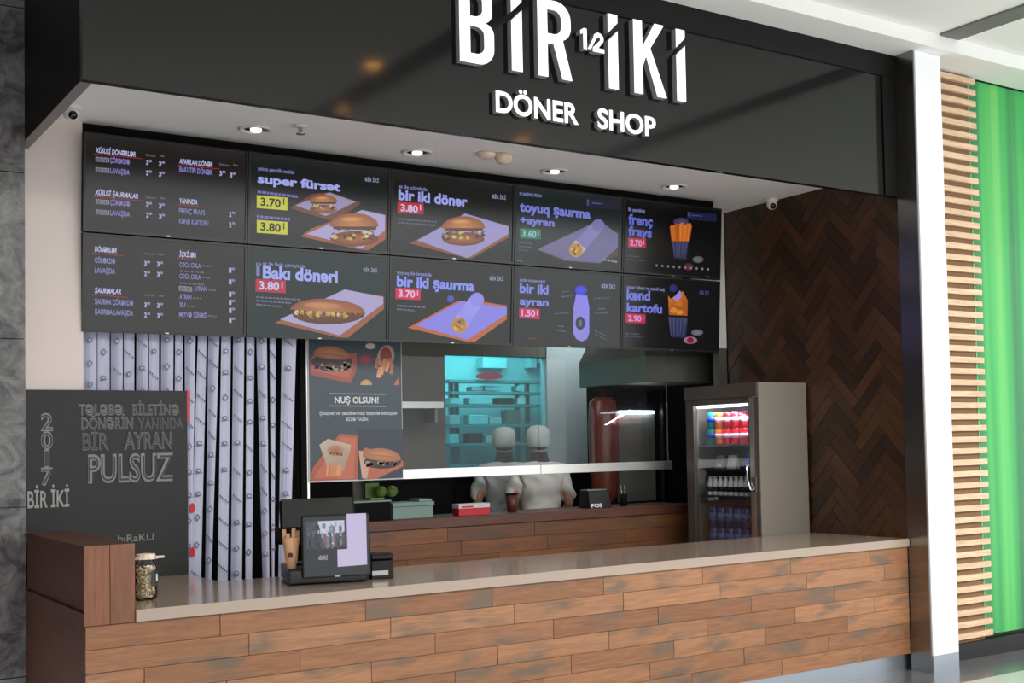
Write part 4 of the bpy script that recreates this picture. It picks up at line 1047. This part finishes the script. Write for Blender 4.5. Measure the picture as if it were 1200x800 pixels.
# upright grill
Yg = 3.0
gx = at(708, 520, Y=Yg).x
gr_ = thing('vertical_grill', (gx, Yg, .0), 'vertical döner grill with tall brown roast and lit steel shield', 'grill')
MB().box(gx-.2, Yg-.2, 0, gx+.62, Yg+.22, 1.05).build('base_cabinet', M['blackm'], gr_)
MB().lathe([(.15, 1.06), (.17, 1.08), (.17, 1.10)], (gx, Yg, 0), 24).build('drip_tray', M['steel'], gr_)
MB().lathe([(.08, 1.12), (.115, 1.2), (.135, 1.45), (.14, 1.8), (.125, 2.0), (.08, 2.04)], (gx, Yg, 0), 28).build('roast', M['meat'], gr_)
MB().tube([(gx, Yg, 1.05), (gx, Yg, 2.10)], .012).build('spit', M['chrome'], gr_)
sx0, sx1 = at(724, 500, Y=Yg-.1).x, at(767, 500, Y=Yg-.1).x
MB().box(sx0, Yg-.10, 1.12, sx1, Yg-.07, 1.92).build('shield', M['hood'], gr_)
MB().box(sx0-.02, Yg-.12, 1.92, sx1+.02, Yg+.1, 2.06).build('top_housing', M['blackm'], gr_)
q = at(740, 483, Y=Yg-.13)
MB().box(sx0+.01, Yg-.135, q.z-.012, sx1-.03, Yg-.115, q.z+.012).build('led_tube', M['led'], gr_)
MB().box(sx1+.02, Yg-.2, .02, sx1+.07, Yg-.15, 2.1).build('frame_post', M['black'], gr_)

# ================================================================== FRIDGE
FX, FY0, FY1 = 4.923, .965, 1.845
fr = thing('drinks_fridge', (FX, FY0, 0), 'steel glass-door drinks fridge against the parquet wall', 'fridge')
FT = 2.065
MB().box(FX+.04, FY0+.012, .08, 5.41, FY0+.04, 1.96).build('side_wall', M['fridgeside'], fr)
MB().box(FX+.0, FY0, .02, 5.412, FY0+.011, FT).build('side_panel', M['fridgeside'], fr, .001)
MB().box(FX+.04, FY1-.03, .08, 5.41, FY1, 1.96).build('side_wall', M['fridgeside'], fr)
MB().box(5.38, FY0+.041, .08, 5.41, FY1-.031, 1.96).build('back_wall', M['fridgein'], fr)
MB().box(FX+.04, FY0+.041, .08, 5.379, FY1-.031, .12).build('bottom_wall', M['fridgein'], fr)
MB().box(FX-.012, FY0+.011, 1.962, 5.41, FY1, FT).build('header', M['fridgetop'], fr, .002)
MB().box(FX+.04, FY0+.05, .0, 5.38, FY1-.04, .079).build('kick_plate', M['blackm'], fr)
gy0, gy1 = 1.085, 1.745
dr = MB().box(FX, FY0+.10, .10, FX+.035, gy0, 1.96).box(FX, gy1, .10, FX+.035, FY1-.005, 1.96).box(FX, gy0, .10, FX+.035, gy1, .18).box(FX, gy0, 1.915, FX+.035, gy1, 1.96)
do = dr.build('door', M['fridgetop'], fr)
MB().box(FX+.012, gy0, .18, FX+.018, gy1, 1.915).build('glass', M['frpane'], do)
MB().box(FX-.012, FY0+.055, .10, FX+.03, FY0+.098, 1.955).build('edge_profile', M['steelh'], do)
MB().box(FX-.004, FY0+.012, .10, FX+.03, FY0+.054, 1.955).build('hinge_profile', M['fridgetop'], do)
MB().tube([(FX-.012, 1.10, 1.43), (FX-.04, 1.07, 1.34), (FX-.045, 1.03, 1.27), (FX-.014, 1.03, 1.25)], .009).build('handle', M['chrome'], do)
MB().box(FX-.03, .99, 1.25, FX-.0125, 1.035, 1.36).build('lock_case', M['steel'], do)
MB().box(FX+.045, gy0, 1.895, FX+.065, gy1, 1.912).build('led_strip', M['led'], fr)
MB().box(FX+.045, gy1+.005, .6, FX+.055, gy1+.012, 1.9).build('led_side', M['fridgein'], fr)
l = bpy.data.lights.new('fridge_led', 'AREA'); l.shape = 'RECTANGLE'; l.size = .6; l.size_y = .04; l.energy = 5; l.color = (.9, .94, 1)
o = bpy.data.objects.new('fridge_led', l); COL.objects.link(o); o.location = (FX+.075, 1.41, 1.89); o.rotation_euler = (0, math.radians(-18), PI/2)
shz = (1.605, 1.415, 1.205, .80)
for z in shz: MB().box(FX+.05, FY0+.042, z-.012, 5.37, FY1-.032, z).build('shelf', M['fridgein'] if z > 1.5 else M['darkgrey'], fr)
def place(proto, loc, lab=None):
    o = copy_tree(proto); o.location = loc
    if lab: o['label'] = lab
    return o
def can(loc, band, topc, lab, grp):
    t = thing('drink_can', loc, lab, 'can', grp); p = Vector(loc); r = .043
    MB().lathe([(.036, 0), (r, .006), (r, .112), (.037, .124), (.035, .126), (.035, .121), (.001, .121)], p, 16).build('body', M[band], t)
    MB().lathe([(r+.0005, .05), (r+.0006, .085)], p, 16).build('band', M[topc], t)
    return t
M['cblue'] = mat('can_blue', (28, 44, 196), .3); M['cgreen'] = mat('can_teal', (16, 130, 130), .3); M['corange'] = mat('can_orange', (240, 120, 50), .3)
M['cred'] = mat('can_red', (206, 24, 44), .3); M['cblk'] = mat('can_black', (24, 22, 26), .3); M['cpink'] = mat('can_pale_print', (240, 200, 216), .4)
M['water'] = mat('bottle_navy', (44, 66, 120), .2); M['wlab'] = mat('bottle_label_blue', (84, 110, 170), .4)
ORD = ('leftmost', 'second from left', 'third from left', 'fourth from left', 'fifth from left', 'sixth from left', 'seventh from left', 'eighth from left', 'ninth from left', 'rightmost')
kinds = [('cgreen', 'cblue', 'teal can with blue band'), ('corange', 'cpink', 'orange can'), ('cred', 'cpink', 'red can'), ('cred', 'cpink', 'red can'), ('cred', 'cpink', 'red can'), ('cblk', 'cred', 'black can with red band')]
for k, (b, t, n) in enumerate(kinds):
    y = gy1-.09-k*.098
    for lvl in (0, 1):
        loc = (FX+.12, y, 1.606+lvl*.1265); pos = 'upper' if lvl else 'lower'
        if b == 'cred': lab = f'{("left", "middle", "right")[k-2]} red soda can with pale print, {pos} row on top fridge shelf'; g = f'red cans {pos} row on the top fridge shelf'
        else: lab = f'{n}, {pos} row on top fridge shelf'; g = 'cans on the top fridge shelf'
        can(loc, b, t, lab, g)
pk = None
for k, (y, m, lab) in enumerate(((1.56, 'hood', 'grey packet on the second fridge shelf, left'), (1.42, 'whitebox', 'pale packet on the second fridge shelf, middle'), (1.22, 'cblue', 'blue packet on the second fridge shelf, right'))):
    t = thing('packet', (FX+.12, y, 1.416), lab, 'packet'); MB().hexa([(FX+.10, y-.05, 1.416), (FX+.15, y-.05, 1.416), (FX+.15, y+.05, 1.416), (FX+.10, y+.05, 1.416)], [(FX+.12, y-.045, 1.52), (FX+.13, y-.045, 1.52), (FX+.13, y+.045, 1.52), (FX+.12, y+.045, 1.52)]).build('pouch', M[m], t)
    MB().box(FX+.099, y-.02, 1.43, FX+.105, y+.02, 1.45).build('label', M['whitebox'], t)
proto = None
for k in range(10):
    p = Vector((FX+.11, gy1-.065-k*.062, 1.206))
    if proto is None:
        proto = thing('ayran_bottle', p, 'small white drink bottle with dark label, leftmost in fridge row', 'bottle', 'white bottles in a row on the third fridge shelf')
        MB().lathe([(.020, 0), (.025, .006), (.025, .10), (.015, .128), (.015, .133)], p, 14).build('body', M['pillar'], proto)
        MB().lathe([(.017, .134), (.017, .150), (.001, .151)], p, 12).build('cap', M['white'], proto)
        MB().lathe([(.0256, .03), (.0256, .07)], p, 14).build('label', M['cblk'], proto)
    else: place(proto, p, 'small white drink bottle with dark label, %s in fridge row' % ORD[k])
proto = None
for row, z in enumerate((.801, .96)):
    for k in range(6):
        p = Vector((FX+.12, gy1-.09-k*.098, z))
        if proto is None:
            proto = thing('water_can', p, 'dark blue can low in the fridge, bottom row, leftmost', 'can', 'dark blue cans stacked low in the fridge')
            MB().lathe([(.036, 0), (.042, .006), (.042, .140), (.036, .152), (.034, .155), (.001, .153)], p, 14).build('body', M['water'], proto)
            MB().lathe([(.0426, .05), (.0426, .11)], p, 14).build('band', M['wlab'], proto)
        else: place(proto, p, 'dark blue can low in the fridge, %s row, %s' % (('bottom', 'top')[row], ORD[k] if k < 5 else 'rightmost'))

# ================================================================== THINGS ON THE BACK COUNTER
ZB = 1.121; YI = 2.27
t = thing('storage_box', (2.72, YI, ZB), 'pale teal lidded box on back counter under poster', 'box')
x0, x1 = at(461, 610, Y=YI).x, at(508, 606, Y=YI).x
MB().box(x0, YI, ZB, x1, YI+.22, ZB+.088).build('body', M['tealbox'], t, .003); MB().box(x0-.006, YI-.008, ZB+.089, x1+.006, YI+.228, ZB+.118).build('lid', M['tealbox'], t, .003)
MB().box(x0+.22, YI+.03, ZB+.119, x1+.004, YI+.2, ZB+.135).build('lid_clip', M['tealbox'], t)
xk0 = at(415, 612, Y=YI).x
t = thing('black_crate', (xk0, YI, ZB), 'black crate left of the pale teal box', 'crate')
MB().box(xk0, YI, ZB, x0-.02, YI+.24, ZB+.13).build('body', M['blackm'], t, .003); MB().box(xk0-.004, YI-.004, ZB+.131, x0-.016, YI+.244, ZB+.142).build('rim', M['tealbox'], t)
g0, g1 = at(433, 575, Y=2.42).x, at(471, 575, Y=2.42).x
t = thing('green_tray', (g0, 2.40, ZB+.143), 'green tray holding round fruit above black crate', 'tray')
MB().box(g0, 2.40, ZB+.143, g1-.15, 2.505, ZB+.155).build('base', M['lime'], t); MB().box(g0, 2.49, ZB+.156, g1-.15, 2.505, ZB+.26).build('back', M['lime'], t)
for k, (x, lab) in enumerate(((446, 'round green fruit on the tray, left one'), (459, 'round green fruit on the tray, right one'))):
    q = at(x, 582, Y=2.44); o = MB().ball((q.x, 2.44, ZB+.156+.042), .045, .045, .042).build('green_fruit', M['lime'], None); tag(o, lab, 'fruit', 'green fruit on the tray')
t0, t1 = at(538, 606, Y=YI).x, at(574, 602, Y=YI).x
t = thing('carton', (t0, YI, ZB), 'small white and red carton on back counter', 'box')
MB().box(t0, YI, ZB, t1, YI+.10, ZB+.052).build('base', M['red'], t); MB().box(t0-.002, YI-.002, ZB+.053, t1+.002, YI+.102, ZB+.085).build('lid', M['whitebox'], t)
MB().box(t0+.02, YI-.0035, ZB+.058, t0+.12, YI-.0025, ZB+.07).build('print', M['red'], t)
q = at(600, 598, Y=2.4); t = thing('brown_cup', (q.x, 2.4, ZB), 'brown cup standing in front of the white-shirted person', 'cup')
MB().lathe([(.036, 0), (.048, .13), (.045, .13), (.034, .01), (.001, .01)], (q.x, 2.4, ZB), 18).build('body', M['terr'], t); MB().lathe([(.050, .131), (.050, .142), (.001, .144)], (q.x, 2.4, ZB), 18).build('lid', M['blackm'], t)
a0, a1 = at(691, 600, Y=YI).x, at(717, 598, Y=YI).x
t = thing('card_machine', (a0, YI+.01, ZB), 'black card machine with white lettering on back counter', 'machine')
MB().hexa([(a0, YI, ZB), (a1, YI, ZB), (a1, YI+.16, ZB), (a0, YI+.16, ZB)], [(a0+.01, YI+.03, ZB+.135), (a1-.01, YI+.03, ZB+.135), (a1-.01, YI+.15, ZB+.135), (a0+.01, YI+.15, ZB+.135)]).build('case', M['black'], t, .004)
MB().box(a0+.01, YI+.04, ZB+.136, a1-.02, YI+.14, ZB+.145).build('top_plate', M['hood'], t)
cv = Canvas((a0, YI, ZB), (1, 0, 0), Vector((0, .03, .135)), start=.001); cv.text('POS', 693, 594.5, 706, 590.5, (220, 220, 220), .05); tag(cv.build('lettering', M['print'], t), kind='stuff')
cx_ = at(735, 590, Y=YI).x
t = thing('tongs_stand', (cx_, YI, ZB), 'short dark utensil stand right of card machine', 'stand')
MB().lathe([(.03, 0), (.035, .1), (.032, .1), (.028, .01), (.001, .01)], (cx_, YI+.05, ZB), 14).build('pot', M['blackm'], t)
for k in (-1, 1): MB().tube([(cx_+.01*k, YI+.05, ZB+.02), (cx_+.02*k, YI+.055, ZB+.17)], .004, 6).build('utensil', M['steel'], t)

# ================================================================== PEOPLE
def skin_mesh(name, joints, edges, m, parent, root=0, lvl=2):
    me = bpy.data.meshes.new(name); base = wloc(parent)
    me.from_pydata([Vector(j[0])-base for j in joints], edges, [])
    o = bpy.data.objects.new(name, me); COL.objects.link(o)
    md = o.modifiers.new('skin', 'SKIN'); md.use_smooth_shade = True
    for i, j in enumerate(joints):
        r = j[1]; me.skin_vertices[0].data[i].radius = (r, r) if not isinstance(r, tuple) else r
        me.skin_vertices[0].data[i].use_root = (i == root)
    sb = o.modifiers.new('sub', 'SUBSURF'); sb.levels = lvl; sb.render_levels = lvl
    dg = bpy.context.evaluated_depsgraph_get(); dg.update()
    nm = bpy.data.meshes.new_from_object(o.evaluated_get(dg)); nm.name = name
    bpy.data.objects.remove(o); nm.materials.clear(); nm.materials.append(m)
    o = bpy.data.objects.new(name, nm); COL.objects.link(o); o.parent = parent
    for p_ in nm.polygons: p_.use_smooth = True
    return o
def person(x, y, H, face, lean, lab, shirt, side_lean=0.0):
    """standing figure; face = angle of the looking direction; seen mostly from behind"""
    t = thing('person', (x, y, 0), lab, 'person')
    c, s = math.cos(face), math.sin(face)
    def P(r, f, z):  # r to the figure's right, f forward
        f += lean*max(0, z-.9*H/1.7); r += side_lean*max(0, z-.9)
        return Vector((x+r*s+f*c, y-r*c+f*s, z*H/1.7))
    J = [(P(0, 0, .93), .13), (P(0, 0, 1.08), .115), (P(0, -.01, 1.25), .11), (P(0, 0, 1.38), .075), (P(0, .01, 1.47), .052), (P(0, .02, 1.53), .055), (P(0, .03, 1.60), .088), (P(0, .03, 1.67), .075)]
    E_ = [(0, 1), (1, 2), (2, 3), (3, 4), (4, 5), (5, 6), (6, 7)]
    for sg in (-1, 1):
        b = len(J)
        J += [(P(.17*sg, 0, 1.36), .045), (P(.25*sg, -.02, 1.12), .043), (P(.20*sg, .13, 1.00), .032), (P(.18*sg, .18, .985), (.028, .018)), (P(.17*sg, .22, .975), (.034, .016))]
        E_ += [(3, b), (b, b+1), (b+1, b+2), (b+2, b+3), (b+3, b+4)]
        for k, (dr, ln) in enumerate(((-.030, .065), (-.010, .078), (.010, .074), (.028, .058))):
            q = len(J); J += [(P((.17+dr*.8)*sg, .25, .97), .0085), (P((.17+dr*1.1)*sg, .25+ln*.55, .965), .008), (P((.17+dr*1.1)*sg, .25+ln, .94), .007)]; E_ += [(b+4, q), (q, q+1), (q+1, q+2)]
        q = len(J); J += [(P((.17-.045)*sg, .215, .97), .010), (P((.17-.07)*sg, .245, .96), .009)]; E_ += [(b+3, q), (q, q+1)]
        b = len(J); J += [(P(.10*sg, 0, .85), .095), (P(.11*sg, .01, .48), .06), (P(.11*sg, -.02, .10), .04), (P(.12*sg, .10, .04), .038)]
        E_ += [(0, b), (b, b+1), (b+1, b+2), (b+2, b+3)]
    body = skin_mesh('body', J, E_, M['skin'], t)
    # shirt over torso and upper arms
    S = [(P(0, 0, .90), (.19, .13)), (P(0, 0, 1.08), (.175, .13)), (P(0, -.01, 1.25), (.195, .15)), (P(0, 0, 1.38), (.16, .125)), (P(0, .01, 1.46), .085)]
    SE = [(0, 1), (1, 2), (2, 3), (3, 4)]
    for sg in (-1, 1):
        b = len(S); S += [(P(.18*sg, 0, 1.38), .085), (P(.235*sg, .015, 1.20), .072), (P(.25*sg, .03, 1.12), .07)]; SE += [(3, b), (b, b+1), (b+1, b+2)]
    sh_ = skin_mesh('shirt', S, SE, M[shirt], t)
    # cloth folds running across the back
    for v in sh_.data.vertices:
        w = v.co; v.co = w*1.0+Vector((0, -1, 0))*(.016*math.sin(44*(w.z*.8+w.x*.75))+.008*math.sin(67*(w.z+w.x*.4)))
    T_ = [(P(0, 0, .95), (.17, .13)), (P(0, 0, .85), .15)]; TE = [(0, 1)]
    for sg in (-1, 1): b = len(T_); T_ += [(P(.10*sg, 0, .78), .105), (P(.11*sg, .01, .48), .08), (P(.11*sg, -.02, .12), .065)]; TE += [(1, b), (b, b+1), (b+1, b+2)]
    skin_mesh('trousers', T_, TE, M['trousers'], t)
    for sg in (-1, 1):
        q = P(.115*sg, .06, .03); MB().ball(q, .06, .13, .045).build('shoe', M['blackm'], t)
    hc = P(0, .03, 1.63); fw = Vector((c, s, 0)); rt = Vector((s, -c, 0)); up = Vector((0, 0, 1))
    hm = MB(); vs = []; n = 16; mth = 10
    MB().ball(hc+up*.0, .083, .090, .112).build('face', M['skin'], t)
    f = hc+fw*.09
    MB().ball(f+up*-.005, .013, .013, .022).build('nose', M['skin'], t)
    for sg in (-1, 1):
        MB().ball(hc+fw*.078+rt*.03*sg+up*.02, .012, .012, .008).build('eye', M['hair'], t)
        MB().ball(hc+rt*.085*sg, .012, .018, .028).build('ear', M['skin'], t)
    MB().ball(hc+fw*.082-up*.05, .022, .012, .006).build('mouth', M['terr'], t)
    MB().ball(hc-fw*.012-up*.005, .086, .088, .100).build('hair', M['hair'], t)
    capm = MB().lathe([(.088, -.065), (.098, -.03), (.102, .03), (.094, .075), (.06, .107), (.0001, .117)], hc+up*.015-fw*.016, 20); capm.build('cap', M['cap'], t)
    v = [hc+fw*.08+rt*(.07*a)+up*.02+fw*(.075*math.cos(a*1.4)) for a in (-1, -.5, 0, .5, 1)]
    MB().prism([*v, hc+rt*.07+up*.02, hc-rt*.07+up*.02], (0, 0, .008)).build('cap_peak', M['cap'], t)
    MB().lathe([(.095, 0), (.074, .05), (.070, .09), (.066, .09), (.09, 0)], P(0, .01, 1.45), 18).build('collar', M['blackm'], t)
    return t
person(4.17, 2.84, 1.74, math.radians(75), .06, 'person in grey shirt and pale cap facing away behind back counter', 'cotton', .0)
person(4.145, 3.38, 1.74, math.radians(70), .03, 'person in white shirt and cap, partly hidden at left', 'cottonw')

# kitchen lamps and an added fill
area('backroom_light', ((xb+xc)/2+.3, 4.5, 2.85), ((xb+xc)/2+.3, 4.4, 0), 1.2, .8, 26, (.9, 1, 1))
area('kitchen_light', (3.6, 2.7, 2.86), (3.6, 2.8, 0), 1.2, .4, 5, (1, .96, .92))
area('panel_fill', ((xc+xd)/2+.2, 3.3, 2.86), ((xc+xd)/2+.1, YK, 1.6), .5, .2, 15, (.92, 1, 1))  # added fill aimed at the pale wall panel to brighten it

# ================================================================== MALL LAMPS (seen mirrored in the fascia)
for k, (x, y, lab) in enumerate(((2.52, -2.4, 'warm concourse downlight nearest the shop, mirrored in fascia'), (2.8, -3.61, 'warm concourse downlight further out, left of the other far one'), (4.6, -3.74, 'warm concourse downlight furthest right'))):
    p = (x, y, ZT+.099)
    t = thing('ceiling_spot', p, lab, 'lamp', 'warm spots in the concourse ceiling')
    MB().lathe([(.10, -.001), (.10, -.012), (.07, -.014), (.07, -.003)], p, 24).build('ring', M['white'], t)
    MB().lathe([(.066, -.004), (.03, -.02), (.0001, -.022)], p, 18).build('bulb', M['warm'], t)
for k, x in enumerate((-.15, 2.75, 5.65)):
    sbox('trim_%d' % (k+3), M['slot'], x-.10, -5.5, ZT+.085, x+.10, -.32, ZT+.0995)
